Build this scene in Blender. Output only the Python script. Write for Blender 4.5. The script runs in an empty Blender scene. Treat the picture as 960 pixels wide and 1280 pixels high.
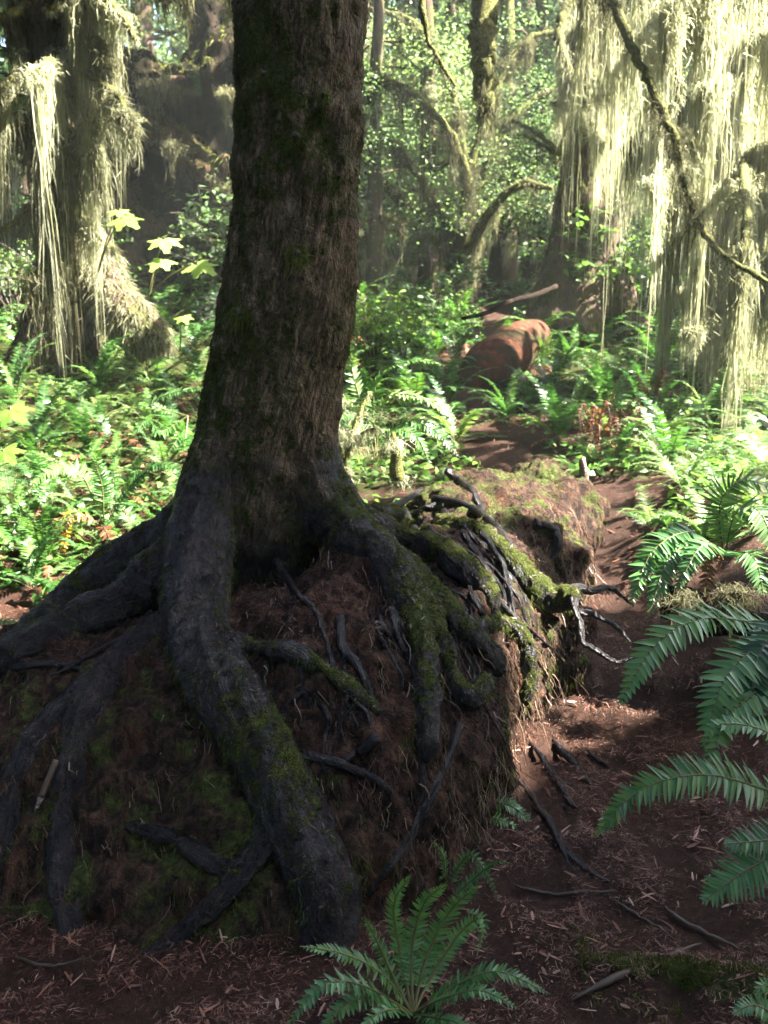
import bpy, math, random
import numpy as np
from mathutils import Vector
R = math.radians
rng = np.random.default_rng(11)
random.seed(11)
sc = bpy.context.scene
COL = sc.collection

# ---------------------------------------------------------------- camera, sky, sun, exposure
PITCH = 11.0
CAMZ = 1.6
FPX = 1179.0
cd = bpy.data.cameras.new('camera')
cam = bpy.data.objects.new('camera', cd)
COL.objects.link(cam)
cam.location = (0, 0, CAMZ)
cam.rotation_euler = (R(90 - PITCH), 0, 0)
cd.sensor_fit = 'VERTICAL'
cd.sensor_height = 24
cd.lens = 12 / math.tan(R(28.5))
cd.clip_end = 500
cd.dof.use_dof = True
cd.dof.focus_distance = 2.9
cd.dof.aperture_fstop = 3.2
sc.camera = cam

SUN_EL, SUN_AZ = R(46), R(94)      # azimuth measured clockwise from the view direction (+Y)
SUN = np.array([math.cos(SUN_EL) * math.sin(SUN_AZ), math.cos(SUN_EL) * math.cos(SUN_AZ), math.sin(SUN_EL)])
w = bpy.data.worlds.new('World')
sc.world = w
w.use_nodes = True
wt = w.node_tree
bg = wt.nodes['Background']
sky = wt.nodes.new('ShaderNodeTexSky')
sky.sky_type = 'NISHITA'
sky.sun_disc = False
sky.sun_elevation = SUN_EL
sky.sun_rotation = SUN_AZ
sky.air_density = 1.0
sky.dust_density = 2.0
wt.links.new(sky.outputs[0], bg.inputs[0])
bg.inputs[1].default_value = 0.1
sd = bpy.data.lights.new('sun', 'SUN')
sd.energy = 5.0
sd.angle = R(0.5)
sd.color = (1.0, 0.94, 0.82)
sun = bpy.data.objects.new('sun', sd)
COL.objects.link(sun)
sun.rotation_euler = Vector(SUN).to_track_quat('Z', 'Y').to_euler()
sun.location = (8, 4, 14)
sc.view_settings.view_transform = 'Standard'
sc.view_settings.look = 'None'
sc.view_settings.exposure = 4.1
sc.view_settings.gamma = 1.0
sc.render.engine = 'CYCLES'
cy = sc.cycles
cy.max_bounces = 6
cy.diffuse_bounces = 4
cy.glossy_bounces = 2
cy.transmission_bounces = 3
cy.transparent_max_bounces = 4
cy.caustics_reflective = False
cy.caustics_refractive = False
cy.use_denoising = True

# ---------------------------------------------------------------- helpers
FW = np.array([0, math.cos(R(PITCH)), -math.sin(R(PITCH))])
UP = np.array([0, math.sin(R(PITCH)), math.cos(R(PITCH))])
RT = np.array([1.0, 0, 0])
CAM = np.array([0, 0, CAMZ])

def ray(px, py):
    return FW + RT * ((px - 480) / FPX) + UP * ((640 - py) / FPX)

def at(px, py, Y):
    d = ray(px, py)
    return CAM + d * (Y / d[1])

def pr(rp, py, Y):                      # a length of rp photo pixels at that depth, in metres
    d = ray(480, py)
    return rp / FPX * (Y / d[1])

_perm = rng.permutation(256).astype(np.int64)
_perm = np.concatenate([_perm, _perm])
_grad = rng.normal(size=(256, 3))
_grad /= np.linalg.norm(_grad, axis=1)[:, None]

def pnoise(p):
    p = np.asarray(p, float)
    i = np.floor(p).astype(np.int64)
    f = p - i
    u = f * f * f * (f * (f * 6 - 15) + 10)
    out = np.zeros(len(p))
    for c in range(8):
        o = np.array([(c >> 2) & 1, (c >> 1) & 1, c & 1])
        q = (i + o) & 255
        h = _perm[_perm[_perm[q[:, 0]] + q[:, 1]] + q[:, 2]]
        g = _grad[h]
        dt = ((f - o) * g).sum(1)
        ww = np.prod(np.where(o == 1, u, 1 - u), axis=1)
        out += ww * dt
    return out * 1.5

def fbm(p, octv=4, lac=2.03, gain=.5):
    a, s = 0, 1.0
    p = np.asarray(p, float)
    for k in range(octv):
        a = a + s * pnoise(p + 17.3 * k)
        p = p * lac
        s *= gain
    return a

def smooth(a, b, x):
    t = np.clip((x - a) / (b - a), 0, 1)
    return t * t * (3 - 2 * t)

def unit(v):
    v = np.asarray(v, float)
    return v / np.maximum(np.linalg.norm(v, axis=-1, keepdims=True), 1e-9)

def catmull(P, n):
    P = np.asarray(P, float)
    Q = np.vstack([2 * P[0] - P[1], P, 2 * P[-1] - P[-2]])
    out = []
    for i in range(1, len(Q) - 2):
        for t in np.linspace(0, 1, n, endpoint=False):
            a, b, c, d = Q[i - 1], Q[i], Q[i + 1], Q[i + 2]
            out.append(.5 * (2 * b + (c - a) * t + (2 * a - 5 * b + 4 * c - d) * t * t + (3 * b - a - 3 * c + d) * t ** 3))
    out.append(P[-1])
    return np.array(out)

def resample(P, n):
    P = np.asarray(P, float)
    s = np.r_[0, np.cumsum(np.linalg.norm(np.diff(P[:, :3], axis=0), axis=1))]
    t = np.linspace(0, s[-1], n)
    return np.stack([np.interp(t, s, P[:, k]) for k in range(P.shape[1])], 1)

def origin_of(o):
    v = np.zeros(3)
    while o is not None:
        v += np.array(o.location)
        o = o.parent
    return v

def tag(o, label=None, cat=None, group=None, kind=None):
    if label: o['label'] = label
    if cat: o['category'] = cat
    if group: o['group'] = group
    if kind: o['kind'] = kind
    return o

def thing(name, loc, label, cat, group=None):
    o = bpy.data.objects.new(name, None)
    o.empty_display_size = .1
    COL.objects.link(o)
    o.location = [float(x) for x in loc]
    return tag(o, label, cat, group)

class MB:
    def __init__(s):
        s.V, s.T, s.Q, s.mt, s.mq, s.n = [], [], [], [], [], 0
    def add(s, V, F, mi=0):
        V = np.asarray(V, float).reshape(-1, 3)
        for f in (F if isinstance(F, list) else [F]):
            f = np.asarray(f, np.int64)
            if len(f) == 0: continue
            if f.shape[1] == 3: s.T.append(f + s.n); s.mt.append(np.full(len(f), mi))
            else: s.Q.append(f + s.n); s.mq.append(np.full(len(f), mi))
        s.V.append(V)
        s.n += len(V)
        return s
    def mesh(s, name, mats, org=(0, 0, 0), smooth_=True, normals=None, attrs=None):
        V = np.concatenate(s.V) - np.asarray(org, float)
        T = np.concatenate(s.T) if s.T else np.zeros((0, 3), np.int64)
        Q = np.concatenate(s.Q) if s.Q else np.zeros((0, 4), np.int64)
        me = bpy.data.meshes.new(name)
        me.vertices.add(len(V))
        me.vertices.foreach_set('co', V.astype(np.float32).ravel())
        nl = T.size + Q.size
        me.loops.add(nl)
        me.loops.foreach_set('vertex_index', np.concatenate([T.ravel(), Q.ravel()]).astype(np.int32))
        me.polygons.add(len(T) + len(Q))
        st = np.concatenate([np.arange(len(T)) * 3, T.size + np.arange(len(Q)) * 4])
        me.polygons.foreach_set('loop_start', st.astype(np.int32))
        mi = np.concatenate(s.mt + s.mq) if (s.mt or s.mq) else np.zeros(0)
        me.polygons.foreach_set('material_index', mi.astype(np.int32))
        me.polygons.foreach_set('use_smooth', np.full(len(mi), smooth_))
        for m in (mats if isinstance(mats, (list, tuple)) else [mats]):
            me.materials.append(m)
        for k, a in (attrs or {}).items():
            a = np.asarray(a, np.float32)
            at_ = me.attributes.new(k, 'FLOAT' if a.ndim == 1 else 'FLOAT_VECTOR', 'POINT')
            at_.data.foreach_set('value' if a.ndim == 1 else 'vector', a.ravel())
        me.update(calc_edges=True)
        if normals is not None:
            me.normals_split_custom_set_from_vertices(np.asarray(normals, np.float32).tolist())
        return me
    def build(s, name, mats, parent=None, kind=None, **kw):
        org = origin_of(parent)
        o = bpy.data.objects.new(name, s.mesh(name, mats, org, **kw))
        COL.objects.link(o)
        o.parent = parent
        if kind: o['kind'] = kind
        return o

def ribbons(P, W, side):
    P = np.asarray(P, float)
    N, K, _ = P.shape
    W = np.broadcast_to(W, (N, K))
    off = side[:, None, :] * (W / 2)[:, :, None]
    V = np.stack([P - off, P + off], 2).reshape(-1, 3)
    b = (np.arange(N) * K * 2)[:, None] + (np.arange(K - 1) * 2)[None, :]
    F = np.stack([b, b + 1, b + 3, b + 2], -1).reshape(-1, 4)
    return V, F

def tube(P, rad, seg=8, rough=0.0, sc_=6.0, cap=True, oval=None):
    P = np.asarray(P, float)
    n = len(P)
    rad = np.broadcast_to(rad, n)
    T = unit(np.gradient(P, axis=0))
    ref = np.array([0, 0, 1.0]) if abs(T[0][2]) < .9 else np.array([1.0, 0, 0])
    N = np.zeros_like(P)
    v = unit(np.cross(T[0], ref))
    for i in range(n):
        v = unit(v - T[i] * v.dot(T[i]))
        N[i] = v
    B = np.cross(T, N)
    a = np.linspace(0, 2 * np.pi, seg, endpoint=False)
    ring = N[:, None] * np.cos(a)[None, :, None] + B[:, None] * np.sin(a)[None, :, None]
    rr = np.repeat(rad[:, None], seg, 1)
    V = P[:, None] + ring * rr[:, :, None]
    if rough:
        d = fbm(V.reshape(-1, 3) * sc_, 3).reshape(n, seg)
        V = V + ring * (rr * rough * d)[:, :, None]
    V = V.reshape(-1, 3)
    i = np.arange(n - 1)[:, None] * seg
    j = np.arange(seg)[None, :]
    F = np.stack([i + j, i + (j + 1) % seg, i + seg + (j + 1) % seg, i + seg + j], -1).reshape(-1, 4)
    fs = [F]
    if cap:
        V = np.vstack([V, P[0], P[-1]])
        k = np.arange(seg)
        fs.append(np.stack([np.full(seg, n * seg), (k + 1) % seg, k], 1))
        fs.append(np.stack([np.full(seg, n * seg + 1), (n - 1) * seg + k, (n - 1) * seg + (k + 1) % seg], 1))
    return V, fs

def tube_grain(P, V, seg):
    P = np.asarray(P, float)
    s = np.r_[0, np.cumsum(np.linalg.norm(np.diff(P, axis=0), axis=1))]
    q = V[:len(P) * seg] - np.repeat(P, seg, 0) + np.repeat(s, seg)[:, None] * .12
    return np.vstack([q, np.zeros((len(V) - len(q), 3))])

def pix_path(L, n=6):                   # photo pixels with depth and half width -> smooth 3D path with radius
    A = np.array([list(at(a[0], a[1], a[2])) + [pr(a[3], a[1], a[2])] for a in L])
    return catmull(A, n)

# ---------------------------------------------------------------- node helpers and materials
def nd(t, typ, ins=None, **props):
    n = t.nodes.new(typ)
    for k, v in props.items():
        setattr(n, k, v)
    for k, v in (ins or {}).items():
        s = n.inputs[k]
        if isinstance(v, bpy.types.NodeSocket): t.links.new(v, s)
        else: s.default_value = v
    return n

def ramp(t, fac, stops, interp='LINEAR'):
    n = t.nodes.new('ShaderNodeValToRGB')
    cr = n.color_ramp
    cr.interpolation = interp
    while len(cr.elements) < len(stops): cr.elements.new(.5)
    for e, (p, c) in zip(cr.elements, stops):
        e.position = p
        e.color = tuple(c) + ((1,) if len(c) == 3 else ())
    t.links.new(fac, n.inputs[0])
    return n.outputs[0]

def noise(t, vec, scale, detail=4, rough=.6, dist=0.0):
    return nd(t, 'ShaderNodeTexNoise', {'Vector': vec, 'Scale': scale, 'Detail': detail, 'Roughness': rough, 'Distortion': dist}).outputs[0]

def mathn(t, op, a, b=0.0, clamp=False):
    return nd(t, 'ShaderNodeMath', {0: a, 1: b}, operation=op, use_clamp=clamp).outputs[0]

def mixc(t, f, a, b):
    n = nd(t, 'ShaderNodeMix', data_type='RGBA')
    for i, v in ((0, f), (6, a), (7, b)):
        if isinstance(v, bpy.types.NodeSocket): t.links.new(v, n.inputs[i])
        else: n.inputs[i].default_value = v if i == 0 else tuple(v) + (1,)
    return n.outputs[2]

def maprange(t, v, a, b, c=0.0, d=1.0):
    return nd(t, 'ShaderNodeMapRange', {0: v, 1: a, 2: b, 3: c, 4: d}).outputs[0]

def mat(name):
    m = bpy.data.materials.new(name)
    m.use_nodes = True
    t = m.node_tree
    t.nodes.clear()
    return m, t

def finish(t, sh):
    o = t.nodes.new('ShaderNodeOutputMaterial')
    t.links.new(sh, o.inputs[0])

def stretch(t, v, s):
    return nd(t, 'ShaderNodeVectorMath', {0: v, 1: s}, operation='MULTIPLY').outputs[0]

def leaf_mat(name, stops, trans=.4, rough=.45, spec=.4, tint=(1.15, 1.2, .7)):
    m, t = mat(name)
    g = nd(t, 'ShaderNodeNewGeometry')
    oi = nd(t, 'ShaderNodeObjectInfo')
    r = mathn(t, 'ADD', mathn(t, 'MULTIPLY', g.outputs['Random Per Island'], .45), mathn(t, 'MULTIPLY', oi.outputs['Random'], .55))
    ns = noise(t, g.outputs['Position'], 9, 2)
    r = mathn(t, 'ADD', r, mathn(t, 'MULTIPLY', mathn(t, 'SUBTRACT', ns, .5), .5), True)
    c = ramp(t, r, stops)
    p = nd(t, 'ShaderNodeBsdfPrincipled', {'Base Color': c, 'Roughness': rough, 'Specular IOR Level': spec})
    c2 = nd(t, 'ShaderNodeMix', {0: 1.0}, data_type='RGBA', blend_type='MULTIPLY')
    t.links.new(c, c2.inputs[6])
    c2.inputs[7].default_value = tint + (1,)
    tr = nd(t, 'ShaderNodeBsdfTranslucent', {'Color': c2.outputs[2]})
    mx = nd(t, 'ShaderNodeMixShader', {0: trans, 1: p.outputs[0], 2: tr.outputs[0]})
    finish(t, mx.outputs[0])
    return m

M = {}
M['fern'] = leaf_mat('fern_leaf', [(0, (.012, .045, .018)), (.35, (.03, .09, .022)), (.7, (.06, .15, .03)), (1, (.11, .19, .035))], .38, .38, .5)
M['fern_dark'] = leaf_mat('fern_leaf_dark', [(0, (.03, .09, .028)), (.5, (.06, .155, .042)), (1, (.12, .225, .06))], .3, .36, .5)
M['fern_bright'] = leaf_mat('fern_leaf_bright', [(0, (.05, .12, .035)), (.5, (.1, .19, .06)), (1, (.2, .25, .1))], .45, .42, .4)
M['dead'] = leaf_mat('dead_frond', [(0, (.04, .018, .010)), (.4, (.11, .045, .022)), (.8, (.2, .09, .045)), (1, (.34, .23, .12))], .3, .6, .2, (1.2, .9, .5))
M['yellow'] = leaf_mat('yellow_frond', [(0, (.4, .22, .02)), (1, (.55, .36, .04))], .4, .5, .3, (1.2, 1, .5))
M['stem'] = leaf_mat('fern_stem', [(0, (.05, .045, .015)), (1, (.13, .12, .04))], .0, .5)
M['dstem'] = leaf_mat('dark_twig', [(0, (.02, .014, .01)), (1, (.07, .045, .03))], .0, .6)
M['moss'] = leaf_mat('hanging_moss', [(0, (.10, .10, .06)), (.35, (.25, .25, .16)), (.7, (.43, .43, .3)), (1, (.6, .6, .47))], .5, .8, .1, (1.05, 1.08, .9))
M['moss_dark'] = leaf_mat('hanging_moss_dark', [(0, (.035, .032, .02)), (.4, (.10, .095, .055)), (.8, (.19, .185, .11)), (1, (.3, .29, .19))], .45, .8, .1, (1.05, 1.08, .9))
M['fuzz'] = leaf_mat('short_moss', [(0, (.014, .022, .005)), (.4, (.05, .068, .014)), (.8, (.12, .14, .03)), (1, (.22, .2, .06))], .3, .75, .15, (1.1, 1.2, .5))
M['fuzz_trunk'] = leaf_mat('trunk_moss', [(0, (.02, .024, .008)), (.35, (.07, .07, .024)), (.7, (.18, .165, .065)), (1, (.36, .31, .16))], .2, .8, .15, (1.1, 1.1, .6))
M['leaf'] = leaf_mat('shrub_leaf', [(0, (.04, .1, .03)), (.5, (.1, .2, .05)), (1, (.22, .3, .08))], .5, .42, .4)
M['maple'] = leaf_mat('maple_leaf', [(0, (.16, .27, .05)), (.5, (.24, .37, .08)), (1, (.34, .45, .12))], .5, .45, .4)
M['far'] = leaf_mat('hazed_far_leaf', [(0, (.07, .12, .065)), (.5, (.13, .2, .1)), (1, (.22, .29, .15))], .5, .5, .3)  # paled to paint distance haze into the far foliage
M['far_dark'] = leaf_mat('conifer_leaf', [(0, (.035, .075, .045)), (.5, (.07, .13, .075)), (1, (.13, .19, .1))], .3, .55, .3)
M['moss_green'] = leaf_mat('green_cushion_moss', [(0, (.04, .05, .012)), (.5, (.11, .125, .03)), (1, (.24, .25, .07))], .25, .8, .1, (1.1, 1.15, .5))
M['maple_green'] = leaf_mat('green_maple_leaf', [(0, (.07, .17, .02)), (.5, (.11, .24, .035)), (1, (.17, .3, .05))], .45, .45, .35)
M['canopy'] = leaf_mat('unseen_shade_leaf', [(0, (.015, .03, .015)), (.5, (.03, .055, .025)), (1, (.06, .09, .035))], .12, .6, .15)  # leaf of the unseen crowns, kept dark to cut green bounce light
M['needle'] = leaf_mat('forest_litter', [(0, (.012, .006, .005)), (.4, (.05, .02, .014)), (.72, (.14, .055, .034)), (.92, (.19, .09, .055)), (1, (.32, .22, .16))], .1, .5, .4, (1, 1, 1))
M['fibre'] = leaf_mat('dark_fibre', [(0, (.006, .004, .003)), (.6, (.025, .015, .011)), (.9, (.06, .036, .026)), (1, (.13, .085, .06))], .05, .7, .1)
M['rootlet'] = leaf_mat('rootlet', [(0, (.03, .018, .014)), (.6, (.09, .05, .035)), (1, (.2, .14, .09))], 0, .55)

def bark_mat():
    m, t = mat('wet_mossy_bark')
    g = nd(t, 'ShaderNodeNewGeometry')
    P = g.outputs['Position']
    tr = nd(t, 'ShaderNodeAttribute', attribute_name='trunk').outputs['Fac']
    mo = nd(t, 'ShaderNodeAttribute', attribute_name='mossy').outputs['Fac']
    G = nd(t, 'ShaderNodeAttribute', attribute_name='grain').outputs['Vector']
    n1 = noise(t, G, 55, 6, .72, .5)
    n2 = noise(t, P, 150, 3, .7)
    n3 = noise(t, P, 7, 4, .65)
    n4 = noise(t, G, 24, 5, .7, .3)
    vor = nd(t, 'ShaderNodeTexVoronoi', {'Vector': nd(t, 'ShaderNodeVectorMath', {0: stretch(t, P, (1, 1, .4)), 1: stretch(t, nd(t, 'ShaderNodeTexNoise', {'Vector': P, 'Scale': 16.0, 'Detail': 4.0}).outputs[1], (.06, .06, .06))}, operation='ADD').outputs[0], 'Scale': 60.0, 'Randomness': 1.0}, feature='DISTANCE_TO_EDGE').outputs[0]
    crack = maprange(t, vor, 0.0, .2)
    tc = ramp(t, n1, [(.34, (.024, .017, .012)), (.48, (.10, .068, .046)), (.7, (.27, .2, .135))])
    tc = mixc(t, mathn(t, 'MULTIPLY', mathn(t, 'SUBTRACT', 1.0, crack), .4), tc, (.018, .011, .008))
    lich = ramp(t, noise(t, stretch(t, P, (1, 1, .6)), 85, 5, .8), [(.48, (0, 0, 0)), (.6, (1, 1, 1))])
    tc = mixc(t, mathn(t, 'MULTIPLY', lich, mathn(t, 'MULTIPLY', ramp(t, n3, [(.35, (.2, .2, .2)), (.62, (1, 1, 1))]), .75)), tc, (.13, .125, .045))
    rc = ramp(t, n4, [(.3, (.002, .0015, .0022)), (.5, (.006, .0045, .0065)), (.66, (.018, .011, .012)), (.85, (.05, .032, .028))])
    rc = mixc(t, ramp(t, noise(t, P, 22, 6, .8), [(.55, (0, 0, 0)), (.64, (.7, .7, .7))]), rc, (.042, .025, .02))
    col = mixc(t, tr, rc, tc)
    mm = mathn(t, 'ADD', mo, mathn(t, 'MULTIPLY', mathn(t, 'SUBTRACT', noise(t, P, 14, 6, .75), .5), 1.9))
    mm = maprange(t, mm, .42, .58)
    mc = ramp(t, noise(t, P, 70, 3, .7), [(.3, (.014, .02, .005)), (.55, (.05, .06, .014)), (.8, (.12, .125, .03))])
    col = mixc(t, mm, col, mc)
    hb = mathn(t, 'ADD', mathn(t, 'MULTIPLY', n1, .7), mathn(t, 'MULTIPLY', n2, .22))
    hb = mathn(t, 'ADD', hb, mathn(t, 'MULTIPLY', n4, .6))
    hb = mathn(t, 'ADD', hb, mathn(t, 'MULTIPLY', crack, mathn(t, 'MULTIPLY', tr, .3)))
    hb = mathn(t, 'ADD', hb, mathn(t, 'MULTIPLY', mm, mathn(t, 'MULTIPLY', noise(t, P, 220, 2), 1.0)))
    b = nd(t, 'ShaderNodeBump', {'Height': hb, 'Strength': .95, 'Distance': .024})
    rg = mathn(t, 'ADD', mathn(t, 'MULTIPLY', tr, .35), mathn(t, 'ADD', .14, mathn(t, 'MULTIPLY', n2, .34)))
    rg = mathn(t, 'MAXIMUM', rg, mathn(t, 'MULTIPLY', mm, .9))
    sp = mathn(t, 'ADD', .06, mathn(t, 'MULTIPLY', mathn(t, 'MULTIPLY', mathn(t, 'SUBTRACT', 1.0, tr, True), mathn(t, 'SUBTRACT', 1.0, mm, True)), mathn(t, 'MULTIPLY', n4, .45)))
    p = nd(t, 'ShaderNodeBsdfPrincipled', {'Base Color': col, 'Roughness': rg, 'Specular IOR Level': sp, 'Normal': b.outputs[0]})
    finish(t, p.outputs[0])
    return m
M['bark'] = bark_mat()

def far_bark(name, c0, c1, moss=.5, mossc=((.02, .028, .008), (.1, .1, .03))):
    m, t = mat(name)
    g = nd(t, 'ShaderNodeNewGeometry')
    P = g.outputs['Position']
    n1 = noise(t, stretch(t, P, (1, 1, .25)), 14, 5, .65, .5)
    col = ramp(t, n1, [(.3, c0), (.7, c1)])
    mm = maprange(t, mathn(t, 'ADD', noise(t, P, 3.5, 5, .7), moss - .5), .45, .6)
    col = mixc(t, mm, col, ramp(t, noise(t, P, 28, 3, .7), [(.3, mossc[0]), (.75, mossc[1])]))
    b = nd(t, 'ShaderNodeBump', {'Height': mathn(t, 'ADD', n1, mathn(t, 'MULTIPLY', noise(t, P, 70, 3), .5)), 'Strength': .9, 'Distance': .04})
    p = nd(t, 'ShaderNodeBsdfPrincipled', {'Base Color': col, 'Roughness': .85, 'Specular IOR Level': .08, 'Normal': b.outputs[0]})
    finish(t, p.outputs[0])
    return m
M['bark_far'] = far_bark('mossy_far_bark', (.035, .022, .018), (.13, .085, .07), .5)
M['bark_moss'] = far_bark('moss_covered_limb', (.03, .022, .012), (.1, .08, .04), .78, ((.035, .04, .012), (.15, .15, .05)))
M['bark_dark'] = far_bark('dark_rotten_wood', (.005, .004, .003), (.028, .017, .012), .36)
M['stump_root'] = far_bark('rimlit_stump_root', (.02, .012, .008), (.16, .10, .065), .45)  # arching stump roots painted lighter than the hollow, as if rim-lit
M['red_wood'] = far_bark('red_rotten_wood', (.016, .008, .005), (.15, .054, .033), .5, ((.014, .012, .006), (.05, .045, .02)))
M['grey_wood'] = far_bark('grey_dead_wood', (.06, .045, .04), (.2, .16, .13), .2)

def peat_mat():
    m, t = mat('rotting_log_peat')
    g = nd(t, 'ShaderNodeNewGeometry')
    P = g.outputs['Position']
    mo = nd(t, 'ShaderNodeAttribute', attribute_name='mossy').outputs['Fac']
    n1 = noise(t, stretch(t, P, (1, 1, .35)), 26, 6, .7, .8)
    n2 = noise(t, P, 5, 4, .65)
    n3 = noise(t, P, 95, 3, .7)
    col = ramp(t, n1, [(.28, (.004, .003, .0025)), (.45, (.016, .010, .008)), (.6, (.055, .03, .02)), (.8, (.17, .095, .06))])
    red = ramp(t, n2, [(.55, (0, 0, 0)), (.72, (1, 1, 1))])
    col = mixc(t, mathn(t, 'MULTIPLY', red, .35), col, ramp(t, n3, [(.3, (.05, .018, .011)), (.75, (.19, .075, .04))]))
    mm = mathn(t, 'ADD', mo, mathn(t, 'MULTIPLY', mathn(t, 'SUBTRACT', noise(t, P, 9, 5, .7), .5), 1.8))
    mm = maprange(t, mm, .42, .62)
    mc = ramp(t, noise(t, P, 55, 3, .7), [(.3, (.014, .02, .006)), (.55, (.045, .055, .014)), (.85, (.12, .12, .03))])
    col = mixc(t, mm, col, mc)
    hb = mathn(t, 'ADD', n1, mathn(t, 'MULTIPLY', n3, .45))
    b = nd(t, 'ShaderNodeBump', {'Height': hb, 'Strength': .9, 'Distance': .035})
    p = nd(t, 'ShaderNodeBsdfPrincipled', {'Base Color': col, 'Roughness': .8, 'Specular IOR Level': .08, 'Normal': b.outputs[0]})
    finish(t, p.outputs[0])
    return m
M['peat'] = peat_mat()

def ground_mat():
    m, t = mat('forest_floor')
    g = nd(t, 'ShaderNodeNewGeometry')
    P = g.outputs['Position']
    pa = nd(t, 'ShaderNodeAttribute', attribute_name='path').outputs['Fac']
    mo = nd(t, 'ShaderNodeAttribute', attribute_name='mossy').outputs['Fac']
    v = nd(t, 'ShaderNodeTexVoronoi', {'Vector': nd(t, 'ShaderNodeVectorMath', {0: P, 1: nd(t, 'ShaderNodeTexNoise', {'Vector': P, 'Scale': 30.0}).outputs[1]}, operation='ADD').outputs[0], 'Scale': 75.0, 'Randomness': 1.0})
    n1 = noise(t, P, 45, 5, .75, 1.0)
    n2 = noise(t, P, 4, 4, .65)
    bits = nd(t, 'ShaderNodeSeparateColor', {0: v.outputs[1]}).outputs[0]
    col = ramp(t, mathn(t, 'ADD', mathn(t, 'MULTIPLY', n1, .6), mathn(t, 'MULTIPLY', bits, .4)), [(.25, (.012, .007, .006)), (.45, (.036, .018, .013)), (.65, (.08, .038, .026)), (.85, (.17, .09, .06))])
    col = mixc(t, ramp(t, n2, [(.4, (0, 0, 0)), (.7, (.6, .6, .6))]), col, (.045, .026, .018))
    lush = ramp(t, noise(t, P, 22, 4, .7), [(.3, (.02, .03, .008)), (.7, (.07, .075, .02))])
    mm = mathn(t, 'ADD', mo, mathn(t, 'MULTIPLY', mathn(t, 'SUBTRACT', noise(t, P, 8, 5, .7), .5), 1.6))
    mm = maprange(t, mm, .45, .65)
    col = mixc(t, mm, col, lush)
    b = nd(t, 'ShaderNodeBump', {'Height': mathn(t, 'ADD', n1, mathn(t, 'MULTIPLY', v.outputs[0], .7)), 'Strength': .8, 'Distance': .03})
    p = nd(t, 'ShaderNodeBsdfPrincipled', {'Base Color': col, 'Roughness': .75, 'Specular IOR Level': .1, 'Normal': b.outputs[0]})
    finish(t, p.outputs[0])
    return m
M['ground'] = ground_mat()

# ---------------------------------------------------------------- ground
PATH = np.array([[.25, -4], [.45, 0], [.6, 2], [.75, 3.2], [1.05, 4.3], [1.2, 5.3], [.95, 6.6], [.82, 8.0], [.98, 9.5], [1.3, 12], [1.2, 16]])

def path_d(x, y):
    px = np.interp(y, PATH[:, 1], PATH[:, 0])
    return np.abs(x - px)

def gz(x, y, fine=True):
    x = np.asarray(x, float); y = np.asarray(y, float)
    zr = np.interp(y, [-40, 2, 3.3, 3.7, 4.1, 4.85, 7, 10, 14, 25, 45, 90], [0, 0, .02, .09, .24, .38, .66, 1.15, 1.9, 4.2, 9.5, 24])
    zl = np.interp(y, [-40, 2, 3.4, 4.0, 4.9, 7, 10, 14, 25, 45, 90], [0, 0, .05, .12, .24, .62, 1.15, 1.9, 4.2, 9.5, 24])
    k = smooth(-.6, .9, x)
    z = zl * (1 - k) + zr * k
    z = z + .3 * smooth(1.05, 1.9, x) * smooth(3.0, 3.6, y + .25 * (x - 1.2)) * (1 - smooth(5, 7, y))
    z = z + .10 * smooth(0, 2, np.abs(x - np.interp(y, PATH[:, 1], PATH[:, 0])) - .4) * smooth(4, 7, y)
    q = np.stack([x, y, np.zeros_like(x)], -1).reshape(-1, 3)
    f = smooth(4, 12, y)
    z = z + (pnoise(q * .9).reshape(x.shape) * (.05 + .16 * f))
    if fine:
        z = z + fbm(q * 5, 3).reshape(x.shape) * .026
    return z

def gz1(x, y):
    return float(gz(np.array([x]), np.array([y]))[0])

def on_ground(px, py):
    d = ray(px, py)
    t = np.concatenate([np.arange(1.2, 12, .03), np.arange(12, 60, .2)])
    Pp = CAM + d * t[:, None]
    h = Pp[:, 2] - gz(Pp[:, 0], Pp[:, 1])
    i = np.argmax(h < 0)
    if h[i] >= 0: return None
    return Pp[i]

gx = np.concatenate([np.linspace(-60, -8, 30), np.linspace(-7.8, -2.2, 60), np.linspace(-2.15, 2.6, 190), np.linspace(2.7, 8, 60), np.linspace(8.5, 60, 30)])
gy = np.concatenate([np.linspace(-40, 1, 24), np.linspace(1.1, 6.5, 220), np.linspace(6.55, 16, 120), np.linspace(16.3, 90, 70)])
GX, GY = np.meshgrid(gx, gy)
GZ = gz(GX, GY)
near = (GY > 1) & (GY < 7)
qq = np.stack([GX, GY, np.zeros_like(GX)], -1).reshape(-1, 3)
GZ = GZ + (fbm(qq * 22, 3).reshape(GX.shape) * .013) * near
# the mossy ridge across the trail, lower right
rd = np.abs((GY - 2.05) + .28 * (GX - .75)) / .09
ridge = np.exp(-rd ** 2) * smooth(.5, .75, GX)
GZ = GZ + ridge * .05
pm = 1 - smooth(.35, .75, path_d(GX, GY) + .2 * pnoise(qq * 2).reshape(GX.shape))
gm = np.clip(smooth(4.5, 7, GY) * (1 - pm) * .75 + ridge * .8, 0, 1)
gm = np.where(GY < 4.2, np.maximum(ridge * .75, .12), gm)
ny, nx = GX.shape
ii = np.arange(ny - 1)[:, None] * nx + np.arange(nx - 1)[None, :]
GF = np.stack([ii, ii + 1, ii + nx + 1, ii + nx], -1).reshape(-1, 4)
gmb = MB().add(np.stack([GX, GY, GZ], -1).reshape(-1, 3), GF)
ground = gmb.build('ground', M['ground'], attrs={'path': pm.ravel(), 'mossy': gm.ravel()})
tag(ground, 'brown forest floor of needles and litter rising into a ferny hillside', 'ground', kind='structure')

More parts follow.
